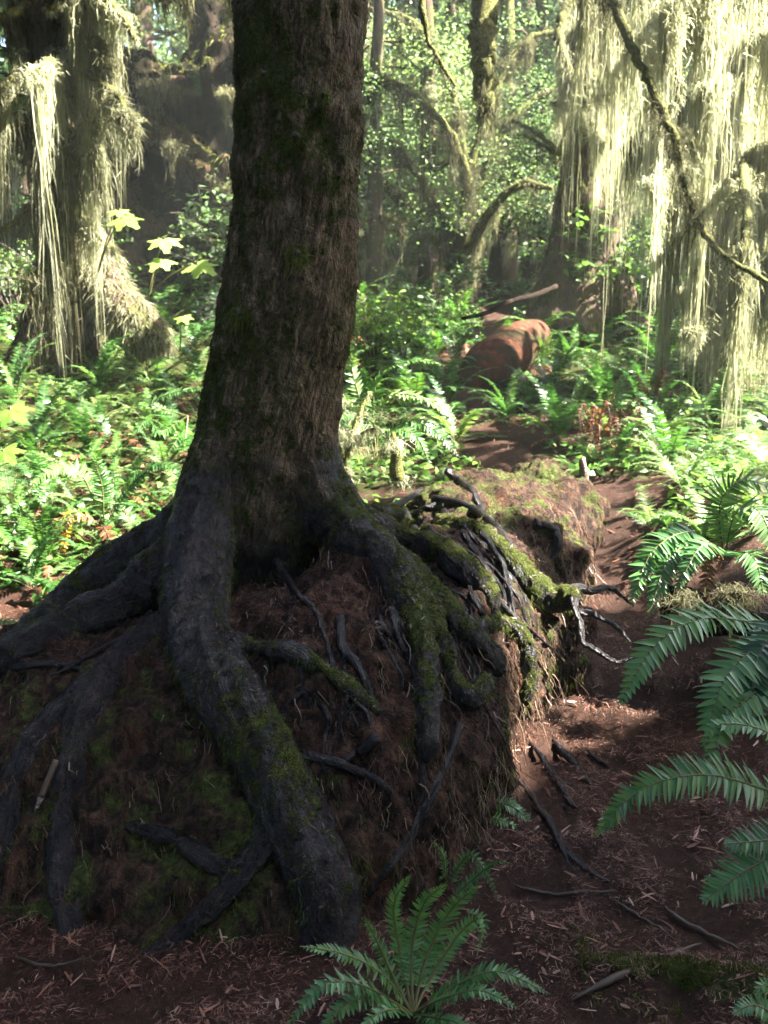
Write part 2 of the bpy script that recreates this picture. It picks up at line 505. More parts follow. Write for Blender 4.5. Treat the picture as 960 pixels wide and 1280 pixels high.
# ---------------------------------------------------------------- implicit surfaces
def sdf_mesh(prims, lo, hi, h, cuts=(), flat=None):
    """prims: (p0, p1, r0, r1, k, label) round cones joined smoothly -> quads by surface nets"""
    lo = np.array(lo, float); hi = np.array(hi, float)
    n = np.ceil((hi - lo) / h).astype(int) + 1
    ax = [lo[k] + h * np.arange(n[k]) for k in range(3)]
    D = np.full(n, 1.0, np.float32)
    def block(p0, p1, r, m):
        a = np.minimum(p0, p1) - r - m
        b = np.maximum(p0, p1) + r + m
        i0 = np.clip(np.floor((a - lo) / h).astype(int), 0, n)
        i1 = np.clip(np.ceil((b - lo) / h).astype(int) + 1, 0, n)
        return tuple(slice(i0[k], i1[k]) for k in range(3))
    def cone(s, p0, p1, r0, r1):
        X, Y, Z = (ax[k][s[k]].astype(np.float32) for k in range(3))
        d = p1 - p0
        L = max(d.dot(d), 1e-9)
        dx, dy, dz = X[:, None, None] - p0[0], Y[None, :, None] - p0[1], Z[None, None, :] - p0[2]
        t = np.clip((dx * d[0] + dy * d[1] + dz * d[2]) / L, 0, 1)
        return np.sqrt((dx - t * d[0]) ** 2 + (dy - t * d[1]) ** 2 + (dz - t * d[2]) ** 2) - (r0 + (r1 - r0) * t)
    for p0, p1, r0, r1, k, lab in prims:
        s = block(p0, p1, max(r0, r1), k + 4 * h)
        if any(x.start >= x.stop for x in s): continue
        d = cone(s, p0, p1, r0, r1)
        A = D[s]
        q = np.clip(.5 + .5 * (A - d) / k, 0, 1)
        D[s] = A * (1 - q) + d * q - k * q * (1 - q)
    for p0, p1, r0, r1, k in cuts:
        s = block(p0, p1, max(r0, r1), k + 4 * h)
        d = -cone(s, p0, p1, r0, r1)
        A = D[s]
        q = np.clip(.5 - .5 * (A - d) / k, 0, 1)
        D[s] = A * (1 - q) + d * q + k * q * (1 - q)
    S = D < 0
    c = [S[i:n[0] - 1 + i, j:n[1] - 1 + j, l:n[2] - 1 + l] for i in (0, 1) for j in (0, 1) for l in (0, 1)]
    anyc = np.logical_or.reduce(c); allc = np.logical_and.reduce(c)
    act = np.argwhere(anyc & ~allc)
    ids = np.full(n - 1, -1, np.int64)
    ids[tuple(act.T)] = np.arange(len(act))
    corner = [(i, j, l) for i in (0, 1) for j in (0, 1) for l in (0, 1)]
    val = np.stack([D[act[:, 0] + i, act[:, 1] + j, act[:, 2] + l] for i, j, l in corner], 1)
    acc = np.zeros((len(act), 3)); cnt = np.zeros(len(act))
    for a in range(8):
        for b in range(a + 1, 8):
            if sum(abs(x - y) for x, y in zip(corner[a], corner[b])) != 1: continue
            va, vb = val[:, a], val[:, b]
            mk = (va < 0) != (vb < 0)
            t = np.where(mk, va / np.where(mk, va - vb, 1), 0)
            pa, pb = np.array(corner[a]), np.array(corner[b])
            acc += mk[:, None] * (pa + (pb - pa) * t[:, None])
            cnt += mk
    V = lo + h * (act + acc / cnt[:, None])
    quads = []
    for axis in range(3):
        s0 = [slice(1, n[k] - 1) for k in range(3)]
        s0[axis] = slice(0, n[axis] - 1)
        s1 = list(s0)
        s1[axis] = slice(1, n[axis])
        A, B = S[tuple(s0)], S[tuple(s1)]
        e = np.argwhere(A != B)
        off = np.array([1, 1, 1]); off[axis] = 0
        g = e + off
        u, v = (axis + 1) % 3, (axis + 2) % 3
        def cell(du, dv):
            q = g.copy(); q[:, u] -= du; q[:, v] -= dv
            return ids[q[:, 0], q[:, 1], q[:, 2]]
        Q = np.stack([cell(1, 1), cell(0, 1), cell(0, 0), cell(1, 0)], 1)
        fl = ~A[tuple(e.T)]
        Q[fl] = Q[fl][:, ::-1]
        quads.append(Q)
    Q = np.concatenate(quads)
    return V, Q[(Q >= 0).all(1)]

def vnormals(V, Q):
    a, b, c, d = (V[Q[:, k]] for k in range(4))
    N = np.cross(c - a, d - b)
    out = np.zeros_like(V)
    for k in range(4):
        for j in range(3):
            out[:, j] += np.bincount(Q[:, k], N[:, j], len(V))
    return unit(out)

def prim_dist(V, prims):
    """distance of vertices to each label"""
    labs = {}
    for p0, p1, r0, r1, k, lab in prims:
        d = p1 - p0
        t = np.clip(((V - p0) @ d) / max(d.dot(d), 1e-9), 0, 1)
        q = np.linalg.norm(V - p0 - t[:, None] * d, axis=1) - (r0 + (r1 - r0) * t)
        labs[lab] = np.minimum(labs[lab], q) if lab in labs else q
    return labs

def grain_of(V, prims):
    best = np.full(len(V), 1e9); out = np.zeros((len(V), 3))
    s = 0.0
    for p0, p1, r0, r1, k, lab in prims:
        d = p1 - p0
        L = math.sqrt(max(d.dot(d), 1e-9))
        t = np.clip(((V - p0) @ d) / (L * L), 0, 1)
        q = V - p0 - t[:, None] * d
        dist = np.linalg.norm(q, axis=1) - (r0 + (r1 - r0) * t)
        u = dist < best
        best[u] = dist[u]
        out[u] = q[u] + ((s + t[u] * L) * .12)[:, None]
        s += L
    return out

def chain(A, k, lab):
    return [(A[i, :3], A[i + 1, :3], A[i, 3], A[i + 1, 3], k, lab) for i in range(len(A) - 1)]

def fuzz(V, Q, N, mask, count, ln, wd, mb, down=.6, out=.6, segs=3):
    """short moss hairs standing on a surface"""
    a, b, c, d = (V[Q[:, k]] for k in range(4))
    area = np.linalg.norm(np.cross(c - a, d - b), axis=1) * mask[Q].mean(1)
    p = area / area.sum()
    f = rng.choice(len(Q), count, p=p)
    wt_ = rng.dirichlet((1, 1, 1, 1), count)
    P0 = (V[Q[f]] * wt_[:, :, None]).sum(1)
    n = N[Q[f, 0]]
    dirn = unit(n * out + np.array([0, 0, -down]) + rng.normal(size=(count, 3)) * .45)
    L = ln * rng.uniform(.35, 1.3, count)
    t = np.linspace(0, 1, segs)
    P = P0[:, None] - n[:, None] * .002 + dirn[:, None] * (L[:, None] * t)[:, :, None]
    P[:, :, 2] -= (L[:, None] * t ** 2) * .35
    W = wd * (1 - .85 * t)[None] * rng.uniform(.6, 1.4, count)[:, None]
    side = unit(np.cross(dirn, rng.normal(size=(count, 3))))
    mb.add(*ribbons(P, W, side))

def litter(P0, N, n, ln, wd, mb, lift=.003):
    tn = unit(np.cross(N, rng.normal(size=(n, 3))) + N * rng.normal(size=(n, 1)) * .22)
    L = ln * rng.uniform(.3, 1.5, n)
    P = P0[:, None] + N[:, None] * lift + tn[:, None] * (L[:, None] * np.array([-.5, 0, .5]))[:, :, None]
    P[:, 1] += N * (L * rng.uniform(-.03, .05, n))[:, None]
    side = unit(np.cross(tn, N) + N * rng.normal(size=(n, 1)) * .5)
    mb.add(*ribbons(P, wd * np.array([.5, 1, .4])[None] * rng.uniform(.5, 1.6, n)[:, None], side))

# ---------------------------------------------------------------- the nurse log
mp = []
def v3(*a): return np.array(a, float)
mp.append((v3(-1.5, 3.3, -.05), v3(-.9, 3.2, .12), .45, .5, .2, 0))
mp.append((v3(-.95, 3.05, .08), v3(-.2, 3.1, .12), .55, .60, .2, 0))
mp.append((v3(-.35, 2.95, .05), v3(-.12, 3.0, .15), .5, .5, .2, 0))
mp.append((v3(-.2, 3.2, .22), v3(.3, 3.9, .30), .50, .42, .25, 0))
mp.append((v3(.2, 3.7, .28), v3(.62, 4.6, .38), .40, .36, .25, 0))
mp.append((v3(.55, 4.5, .38), v3(.98, 5.5, .48), .36, .34, .2, 0))
mp.append((v3(.28, 4.75, .55), v3(.55, 5.3, .52), .24, .24, .2, 0))
mp.append((at(645, 830, 3.45), at(640, 890, 3.4), .07, .1, .1, 0))
mp.append((at(470, 990, 2.75), at(500, 870, 2.95), .16, .12, .15, 0))
mp.append((at(540, 990, 2.92), at(575, 900, 3.1), .1, .1, .12, 0))
mp.append((at(440, 720, 3.15), at(410, 800, 2.98), .12, .1, .1, 0))
mp.append((at(700, 800, 3.82), at(640, 720, 4.0), .14, .16, .1, 0))
mp.append((v3(-1.7, 2.8, -.12), v3(-.35, 2.66, -.12), .42, .46, .25, 0))
mp.append((v3(-.5, 2.66, -.12), v3(-.12, 2.72, -.1), .42, .38, .2, 0))
for a_, b_ in (((372, 1200, 2.27), (448, 1200, 2.27)), ((60, 1205, 2.26), (120, 1205, 2.26)), ((-30, 1205, 2.28), (30, 1205, 2.28)), ((170, 1200, 2.2), (250, 1190, 2.25))):
    mp.append((at(*a_), at(*b_), .06, .06, .1, 0))
mp.append((at(385, 705, 3.62), at(330, 715, 3.62), .2, .2, .12, 0))
cuts = [(at(632, 915, 3.3), at(640, 925, 3.6), .10, .16, .06), (at(330, 890, 2.45), at(420, 900, 2.45), .09, .09, .08),
        (at(45, 1010, 2.36), at(45, 1090, 2.3), .05, .05, .05), (at(715, 820, 3.6), at(740, 800, 4.0), .07, .05, .05)]
lV, lQ = sdf_mesh(mp, (-2.1, 1.95, -.3), (1.5, 6.1, 1.1), .018, cuts)
lN = vnormals(lV, lQ)
lN0 = lN.copy()
amp = .05 + .02 * smooth(.1, .5, lV[:, 0])
disp = amp * fbm(lV * np.array([4, 4, 3.0]), 4) + .018 * fbm(lV * np.array([16, 16, 7]), 3) - .02 * np.abs(pnoise(lV * np.array([11, 11, 3.5]) + 9))
disp += .012 * fbm(lV * 38, 2)
rg_ = np.abs(fbm(lV * np.array([7, 7, 2.2]) + 31, 3))
lV = lV + lN * (disp - .035 * rg_ * (lV[:, 1] < 4.2) + .02 * fbm(lV * np.array([3, 12, 12]), 3) * (lV[:, 1] > 3.8))[:, None]
lN = vnormals(lV, lQ)
lm = .2 + .27 * smooth(.2, .9, lN[:, 2]) * smooth(3.5, 4.4, lV[:, 1]) + .22 * smooth(0.0, .6, pnoise(lV * 2.1 + 4)) - .1 * smooth(.6, .9, lN[:, 2]) * (lV[:, 1] < 3.6)
lm += .2 * smooth(.1, -.5, lV[:, 0]) * (lV[:, 2] < .55)
nurse_log = MB().add(lV, lQ).build('nurse_log', M['peat'], attrs={'mossy': lm})
tag(nurse_log, 'rotting crumbly fallen log under the roots of the big tree', 'log')

from mathutils.bvhtree import BVHTree
LOGT = BVHTree.FromPolygons(lV.tolist(), lQ.tolist())
def snap(A, k=.35):
    """keep a root path on the outside of the log, as seen from the camera"""
    A = A.copy()
    off = np.zeros(len(A))
    for i in range(len(A)):
        d = A[i, :3] - CAM
        L = np.linalg.norm(d)
        hit = LOGT.ray_cast(Vector(CAM), Vector(d / L))
        if hit[0] is not None:
            want = hit[3] - k * A[i, 3]
            if want < L or A[i, 1] > 3.75 and d[0] / L < .16: off[i] = want / L - 1
    o2 = np.convolve(np.r_[off[0], off[0], off, off[-1], off[-1]], [.1, .2, .4, .2, .1], 'valid')
    o2 = np.minimum(o2, np.where(off < 0, off * .8, 9))
    A[:, :3] = CAM + (A[:, :3] - CAM) * (1 + o2)[:, None]
    A[:, 3] *= 1 + o2
    return A

# ---------------------------------------------------------------- the tree on the nurse log
TY = 3.45
trunk_px = [(382, -120, TY, 73), (378, -30, TY, 74), (376, 0, TY, 75), (374, 150, TY, 75), (368, 300, TY, 76), (357, 400, TY, 78), (341, 500, TY, 79), (331, 560, TY, 80),
            (320, 620, TY, 80), (312, 690, TY, 74), (312, 740, TY, 60)]
roots_px = [
    # front root over the log face
    [(268, 560, 3.3, 30), (255, 630, 3.17, 40), (247, 700, 3.05, 43), (243, 760, 2.93, 42), (252, 810, 2.82, 43), (282, 865, 2.7, 46), (322, 930, 2.58, 46), (358, 1000, 2.48, 45), (390, 1070, 2.39, 41), (410, 1130, 2.31, 40), (413, 1172, 2.25, 34), (416, 1210, 2.21, 12)],
    # upper left buttress
    [(290, 600, 3.45, 30), (215, 672, 3.42, 36), (160, 700, 3.4, 30), (100, 740, 3.36, 24), (50, 785, 3.32, 20), (5, 825, 3.26, 15), (-60, 850, 3.2, 12)],
    # lower left buttress
    [(270, 640, 3.25, 30), (205, 715, 3.16, 36), (140, 757, 3.06, 24), (80, 785, 2.98, 21), (35, 808, 2.93, 17), (-20, 835, 2.88, 14)],
    # hanging left roots
    [(215, 770, 3.02, 26), (160, 815, 2.86, 26), (115, 870, 2.72, 34), (92, 940, 2.6, 32), (84, 1020, 2.5, 29), (82, 1100, 2.38, 28), (88, 1170, 2.26, 24), (95, 1215, 2.2, 8)],
    [(125, 850, 2.76, 22), (70, 900, 2.66, 30), (30, 955, 2.58, 32), (5, 1020, 2.5, 32), (-8, 1090, 2.4, 30), (-15, 1160, 2.3, 26), (-20, 1215, 2.2, 8)],
    # right buttress
    [(365, 520, 3.42, 50), (385, 600, 3.38, 55), (425, 655, 3.33, 46), (468, 692, 3.24, 32), (502, 735, 3.13, 24), (522, 790, 3.02, 18), (533, 850, 2.94, 15), (535, 905, 2.88, 11), (531, 950, 2.82, 7)],
    # right roots further along the log
    [(430, 650, 3.45, 30), (490, 690, 3.42, 18), (530, 745, 3.33, 19), (552, 800, 3.22, 18), (568, 850, 3.14, 17), (592, 872, 3.1, 17), (606, 853, 3.1, 15)],
    [(480, 680, 3.5, 18), (540, 735, 3.42, 19), (580, 785, 3.34, 18), (610, 815, 3.28, 17), (622, 835, 3.24, 12)],
    [(440, 640, 3.6, 26), (500, 668, 3.62, 17), (545, 685, 3.58, 21), (580, 712, 3.52, 22), (606, 738, 3.46, 19), (618, 758, 3.42, 11)],
    [(470, 640, 3.85, 16), (540, 650, 3.95, 15), (590, 662, 3.92, 16), (635, 695, 3.86, 20), (668, 735, 3.8, 22), (697, 748, 3.74, 17), (715, 742, 3.7, 13)],
    # side arm of the front root
    [(262, 800, 2.84, 22), (310, 812, 2.83, 20), (355, 816, 2.8, 18), (400, 832, 2.73, 14), (440, 862, 2.66, 11), (474, 890, 2.6, 7)],
    # knobby loop catching sun
    [(585, 790, 3.36, 11), (610, 780, 3.36, 12), (636, 778, 3.36, 12), (655, 800, 3.33, 12), (662, 845, 3.28, 13), (652, 885, 3.24, 10)],
    # reddish roots low on the face
    [(335, 1030, 2.46, 20), (318, 1070, 2.42, 22), (285, 1112, 2.36, 23), (240, 1155, 2.26, 18), (195, 1188, 2.2, 10), (160, 1205, 2.16, 4)],
    [(160, 1032, 2.5, 9), (210, 1046, 2.47, 13), (255, 1070, 2.43, 14), (300, 1098, 2.38, 14)],
]
tree_prims = chain(pix_path(trunk_px, 2), .05, 0)
for i, L in enumerate(roots_px):
    A = snap(pix_path(L, 4), (.2, .2, .2, -.35, -.4)[i] if i < 5 else (.15 if i > 11 else .5))
    A[:, 3] *= .76 if i == 0 else .64 if i in (3, 4, 12, 13) else .8 if i < 3 else .72
    tree_prims += chain(A, .05 if i in (0, 1, 2, 5) else .022, i + 1)
tV, tQ = sdf_mesh(tree_prims, (-1.75, 1.95, -.08), (1.15, 4.3, 2.98), .0135)
ld = prim_dist(tV, tree_prims)
labs = np.stack([ld[k] for k in range(len(roots_px) + 1)], 1)
tlab = labs.argmin(1)
tN = vnormals(tV, tQ)
trunkness = np.clip(smooth(-.14, .12, labs[:, 1:].min(1) - labs[:, 0] + .22 * fbm(tV * 5, 3)) + smooth(1.1, 1.35, tV[:, 2]), 0, 1) * smooth(.7, 1.12, tV[:, 2] + .3 * fbm(tV * 4, 3))
knob = fbm(tV * np.array([9, 9, 5]), 4)
fine_ = fbm(tV * np.array([30, 30, 11]), 3)
tG = grain_of(tV, tree_prims)
gr_ = fbm(tG * 26, 3)
tV = tV + tN * (gr_ * (.009 + .003 * trunkness) + knob * .014 + fine_ * (.006 + .004 * trunkness) - .006 * (1 - trunkness) * np.abs(pnoise(tV * np.array([24, 24, 6]))))[:, None]
# long creases running down the big roots
tN = vnormals(tV, tQ)
left_side = smooth(.05, -.75, tN[:, 0])
mossy = .24 + .34 * smooth(.2, .9, tN[:, 2]) * smooth(-.7, .2, tV[:, 0]) + .3 * left_side * trunkness * smooth(1.9, .9, tV[:, 2]) + .12 * left_side * trunkness + .22 * smooth(0.1, .7, pnoise(tV * 2.3)) + .1 * (tV[:, 1] > 3.1)
mossy = mossy + .28 * smooth(.25, .75, tV[:, 0]) * smooth(0, .6, tN[:, 2])
tree_base = at(312, 740, TY)
nurse_tree = thing('spruce_tree', tree_base, 'large mossy trunk standing on stilt roots over a rotting log', 'tree')
NB = 'tree'
fl = tlab[tQ]
flab = np.sort(fl, 1)[:, 1]
ROOT_OBJ = []
for k in range(len(roots_px) + 1):
    Qk = tQ[flab == k]
    if not len(Qk): continue
    u, inv = np.unique(Qk, return_inverse=True)
    o = MB().add(tV[u], inv.reshape(-1, 4)).build('trunk' if k == 0 else 'root', M['bark'], nurse_tree, normals=tN[u], attrs={'trunk': trunkness[u], 'mossy': mossy[u], 'grain': tG[u]})
    if k == 1: o['label'] = 'thick dark root running down the front of the log'
    if k == 13: o['label'] = 'reddish root low on the log face'
    if k == 0: TRUNK = o
    ROOT_OBJ.append(o)
# trunk above the frame
zt = np.linspace(2.9, 12, 40)
top = np.stack([np.interp(zt, [2.9, 12], [at(382, -120, TY)[0], at(382, -120, TY)[0] + .25]), np.full(40, TY), zt], 1)
ub, uf = tube(top, np.linspace(.222, .12, 40), 40, .12, 5)
MB().add(ub, uf).build('upper_trunk', M['bark'], nurse_tree, attrs={'trunk': np.ones(len(ub)), 'mossy': np.full(len(ub), .3), 'grain': tube_grain(top, ub, 40)})
# short moss on trunk and roots
mb = MB()
tm = trunkness * (.25 + .9 * smooth(.2, -.7, tN[:, 0]) + .5 * smooth(.0, .5, pnoise(tV * 4)))
fuzz(tV, tQ, tN, tm, 70000, .017, .0019, mb, .8, .5)
mb.build('trunk_moss', M['fuzz_trunk'], TRUNK, 'stuff')
mb = MB()
rm = (1 - trunkness) * (smooth(.42, .6, mossy + .95 * fbm(tV * 11 + 3, 3)) + .05) + .9 * smooth(.35, .0, tV[:, 2] - .7) * smooth(-.25, -.5, tV[:, 0]) * 0
fuzz(tV, tQ, tN, rm + 1e-6, 22000, .022, .0028, mb, .5, .7)
mb.build('root_moss', M['fuzz'], nurse_tree, 'stuff')
mb = MB()
i1 = rng.choice(np.flatnonzero((tN[:, 2] > .25) & (tV[:, 2] < .95)), 5200)
litter(tV[i1] + rng.normal(size=(len(i1), 3)) * .004, tN[i1], len(i1), .02, .0022, mb, .002)
mb.build('needle_litter', M['needle'], nurse_tree, 'stuff')
# dark tufts on the trunk where twigs broke off
for (px, py, s) in [(371, 172, 17), (372, 318, 17), (300, 392, 15), (330, 95, 9), (405, 120, 8), (365, 385, 10)]:
    mb = MB()
    c = at(px, py, TY - .22)
    st = pr(s, py, TY)
    n = 420
    d = unit(rng.normal(size=(n, 3)) * np.array([1, .8, .9]) + np.array([0, -.5, -.25]))
    t = np.linspace(0, 1, 4)
    L = st * rng.uniform(.5, 1.35, n)
    P = c + d[:, None] * (L[:, None] * t)[:, :, None]
    P[:, :, 2] -= L[:, None] * t ** 2 * .5
    P += rng.normal(size=(n, 1, 3)) * st * .28 * np.array([1, .3, 1])
    mb.add(*ribbons(P, .0024 * (1 - .8 * t)[None], unit(np.cross(d, rng.normal(size=(n, 3))))))
    V, F = tube(np.array([c + [0, .06, 0], c + [0, .0, .0], c + [0, -.03, .005]]), [st * .5, st * .35, st * .2], 8, .3, 30)
    mb.add(V, F, 1)
    mb.build('moss_tuft', [M['fuzz'], M['dstem']], TRUNK)

# ---------------------------------------------------------------- thin roots (tubes)
thin = [
    [(424, 770, 2.98, 7), (430, 812, 2.86, 9), (452, 842, 2.75, 8), (468, 882, 2.62, 5)],
    [(400, 770, 2.98, 3), (412, 815, 2.84, 5), (428, 850, 2.72, 4), (448, 905, 2.6, 3)],
    [(376, 944, 2.52, 8), (425, 955, 2.50, 9), (465, 972, 2.5, 8), (486, 990, 2.5, 6)],
    [(575, 905, 2.98, 6), (560, 965, 2.86, 8), (535, 1020, 2.72, 9), (500, 1080, 2.54, 9), (468, 1130, 2.44, 8)],
    [(470, 920, 2.62, 7), (452, 938, 2.58, 8), (432, 948, 2.56, 6)],
    [(525, 935, 2.82, 5), (527, 990, 2.75, 4), (510, 1050, 2.64, 3), (495, 1110, 2.5, 3)],
    [(715, 742, 3.7, 8), (719, 765, 3.64, 5), (726, 782, 3.6, 6), (729, 803, 3.56, 5), (747, 816, 3.52, 6), (768, 829, 3.5, 5), (790, 824, 3.5, 4), (815, 830, 3.48, 2)],
    [(700, 745, 3.74, 9), (722, 733, 3.8, 7), (738, 737, 3.86, 7), (762, 731, 3.95, 6), (780, 741, 3.95, 4), (800, 752, 3.95, 2)],
    [(722, 765, 3.7, 5), (742, 768, 3.7, 6), (757, 778, 3.68, 5), (772, 788, 3.66, 5), (790, 806, 3.62, 2)],
    [(668, 655, 4.6, 7), (690, 660, 4.5, 7), (697, 680, 4.4, 8), (690, 698, 4.3, 7)],
    [(600, 665, 3.75, 5), (622, 700, 3.65, 5), (632, 735, 3.58, 6), (640, 770, 3.5, 4)],
    [(555, 640, 4.1, 6), (580, 668, 3.9, 6), (605, 705, 3.7, 6), (628, 740, 3.55, 5), (632, 775, 3.46, 4)],
    [(560, 590, 4.9, 6), (590, 612, 4.75, 7), (606, 640, 4.6, 7), (625, 660, 4.45, 6)],
    [(15, 835, 2.88, 6), (70, 832, 2.86, 6), (110, 845, 2.8, 5), (150, 860, 2.76, 4)],
    [(190, 765, 2.98, 5), (150, 800, 2.88, 5), (100, 830, 2.8, 5), (60, 850, 2.74, 3)],
    [(345, 700, 3.2, 6), (372, 742, 3.1, 6), (395, 760, 3.05, 5), (405, 790, 2.95, 4)],
    [(640, 690, 3.9, 8), (612, 650, 4.1, 8), (575, 628, 4.3, 8), (540, 622, 4.5, 7)],
    [(475, 640, 4.0, 8), (500, 628, 4.2, 7), (528, 612, 4.4, 6)],
    [(500, 650, 3.9, 7), (530, 636, 4.1, 7), (556, 622, 4.3, 5)],
]
xr = random.Random(5)
for k in range(34):
    x0, y0 = xr.uniform(470, 640), xr.uniform(650, 790)
    if k % 4 == 0: x0, y0 = xr.uniform(330, 480), xr.uniform(770, 880)
    Yb = 3.7 if x0 > 520 else 3.2
    L = []; x, y = x0, y0; dx, dy = xr.uniform(5, 38), xr.uniform(18, 45)
    if k % 4 == 0: dx = xr.uniform(-14, 16)
    for j in range(xr.randint(4, 6)):
        L.append((x, y, Yb + .6, max(1.6, xr.uniform(2.2, 6.5) * (1 - j * .13))))
        x += dx + xr.uniform(-14, 14); y += dy + xr.uniform(-12, 12)
        dx *= .8; dy *= .95
    thin.append(L)
for k, L in enumerate(thin):
    A = snap(pix_path(L, 8), .55)
    A[:, 3] *= np.linspace(1, .6, len(A)) * .85
    A[:, :3] += np.cumsum(rng.normal(size=(len(A), 3)) * .0015, 0)
    V, F = tube(A[:, :3], A[:, 3], 9, .25, 25)
    MB().add(V, F).build('root', M['bark'], nurse_tree, attrs={'trunk': np.zeros(len(V)), 'mossy': np.full(len(V), .2), 'grain': tube_grain(A[:, :3], V, 9)})

# ---------------------------------------------------------------- moss, fibres and litter on the nurse log
mb = MB()
mk = smooth(.42, .6, lm + .9 * fbm(lV * 9 + 3, 3)) * smooth(-.1, .4, lV[:, 2] + .2)
fuzz(lV, lQ, lN, mk + 1e-6, 26000, .024, .003, mb, .6, .6)
mb.build('log_moss', M['fuzz'], nurse_log, 'stuff')
# hanging rootlets and fibres on the face of the log
mb = MB()
face = (np.abs(lN[:, 2]) < .55) & (lN[:, 1] < .4) & (lV[:, 2] > .12) & (lV[:, 1] < 4.8)
idx = rng.choice(np.flatnonzero(face), 2600)
t = np.linspace(0, 1, 7)
L = rng.uniform(.03, .30, 2600) * rng.uniform(.5, 1, 2600)
P = lV[idx][:, None] + lN[idx][:, None] * .006 + np.zeros((1, 7, 1))
P[:, :, 2] -= L[:, None] * t
wob = np.cumsum(rng.normal(size=(2600, 7, 3)) * .007, 1)
drift = rng.normal(size=(2600, 3)) * np.array([.35, .15, 0])
P = P + wob + drift[:, None] * (L[:, None] * t)[:, :, None] + lN[idx][:, None] * (.15 * L[:, None] * t)[:, :, None] * np.array([1, 1, 0])
mb.add(*ribbons(P, (.0022) * (1.1 - .7 * t)[None] * rng.uniform(.5, 1.6, 2600)[:, None], unit(rng.normal(size=(2600, 3)) * np.array([1, .4, .1]))))
mb.build('rootlets', M['rootlet'], nurse_log, 'stuff')
mb = MB()
fm = (np.abs(lN0[:, 2]) < .8) * (lN0[:, 1] < .5) * (lV[:, 1] < 4.5) * smooth(.05, .2, lV[:, 2]) * (.25 + smooth(-.1, .4, fbm(lV * 5 + 8, 3)))
fuzz(lV, lQ, lN, fm + 1e-6, 12000, .055, .0022, mb, 1.6, .35, 4)
mb.build('hanging_fibres', M['fibre'], nurse_log, 'stuff')
mb = MB()
fuzz(lV, lQ, lN, fm * smooth(.0, .3, fbm(lV * 4 + 2, 3)) + 1e-6, 9000, .04, .0025, mb, 1.4, .45, 4)
mb.build('hanging_moss', M['fuzz'], nurse_log, 'stuff')
# needles and twig bits lying on the log
mb = MB()
topf = np.flatnonzero((lN0[:, 2] > .84) & (lN[:, 2] > .4) & (lV[:, 1] < 3.9 + .9 * pnoise(lV * 3)))
i1 = rng.choice(topf, 8000)
litter(lV[i1] + rng.normal(size=(8000, 3)) * .008, lN[i1], 8000, .024, .0017, mb)
i1 = rng.choice(topf, 500)
litter(lV[i1] + rng.normal(size=(500, 3)) * .006, lN[i1], 500, .016, .007, mb)
mb.build('needle_litter', M['needle'], nurse_log, 'stuff')
# litter on the forest floor
mb = MB()
def ground_pts(n, x0, x1, y0, y1):
    x = rng.uniform(x0, x1, n); y = y0 + (y1 - y0) * rng.uniform(0, 1, n) ** 1.3
    z = gz(x, y)
    rdg = np.exp(-(((y - 2.05) + .28 * (x - .75)) / .09) ** 2) * smooth(.5, .75, x)
    e = .02
    nrm = unit(np.stack([-(gz(x + e, y, False) - gz(x - e, y, False)) / (2 * e), -(gz(x, y + e, False) - gz(x, y - e, False)) / (2 * e), np.ones(n)], 1))
    return np.stack([x, y, z + rdg * .05 + .004], 1), nrm
for n, ln, wd, y1 in ((150000, .021, .0011, 4.6), (9000, .008, .0028, 4.2), (220, .018, .008, 6), (900, .07, .0025, 7), (9000, .04, .006, 10)):
    P0, Nn = ground_pts(n, -2.2, 2.6, 1.6, y1)
    ok = (np.abs(P0[:, 0]) < .44 * P0[:, 1] + .15) & (fbm(P0 * np.array([5, 5, 0]), 3) > rng.normal(size=n) * .25 - .12)
    P0, Nn = P0[ok], Nn[ok]; n = len(P0)
    litter(P0, Nn, n, ln, wd, mb, .004)
tag(mb.build('forest_litter', M['needle']), 'loose brown needles and twig bits scattered over the forest floor', 'litter', kind='stuff')
# moss hairs on the ridge, lower right
mb = MB()
n = 20000
x = rng.uniform(.5, 1.5, n); y = 2.05 - .28 * (x - .75) + rng.normal(size=n) * .06
ok = fbm(np.stack([x, y, x * 0], 1) * 9, 2) > -.05
x, y = x[ok], y[ok]; n = len(x)
rdg = np.exp(-(((y - 2.05) + .28 * (x - .75)) / .09) ** 2) * smooth(.5, .75, x)
P0 = np.stack([x, y, gz(x, y) + rdg * .05 - .003], 1)
d = unit(np.array([0, 0, .7]) + rng.normal(size=(n, 3)) * .5)
t = np.linspace(0, 1, 3)
P = P0[:, None] + d[:, None] * (.02 * rng.uniform(.4, 1.3, n)[:, None] * t)[:, :, None]
mb.add(*ribbons(P, .003 * (1 - .8 * t)[None], unit(np.cross(d, rng.normal(size=(n, 3))))))
tag(mb.build('ground_moss', M['moss_green']), 'cushion of green moss on the low ridge at the lower right', 'moss', kind='stuff')

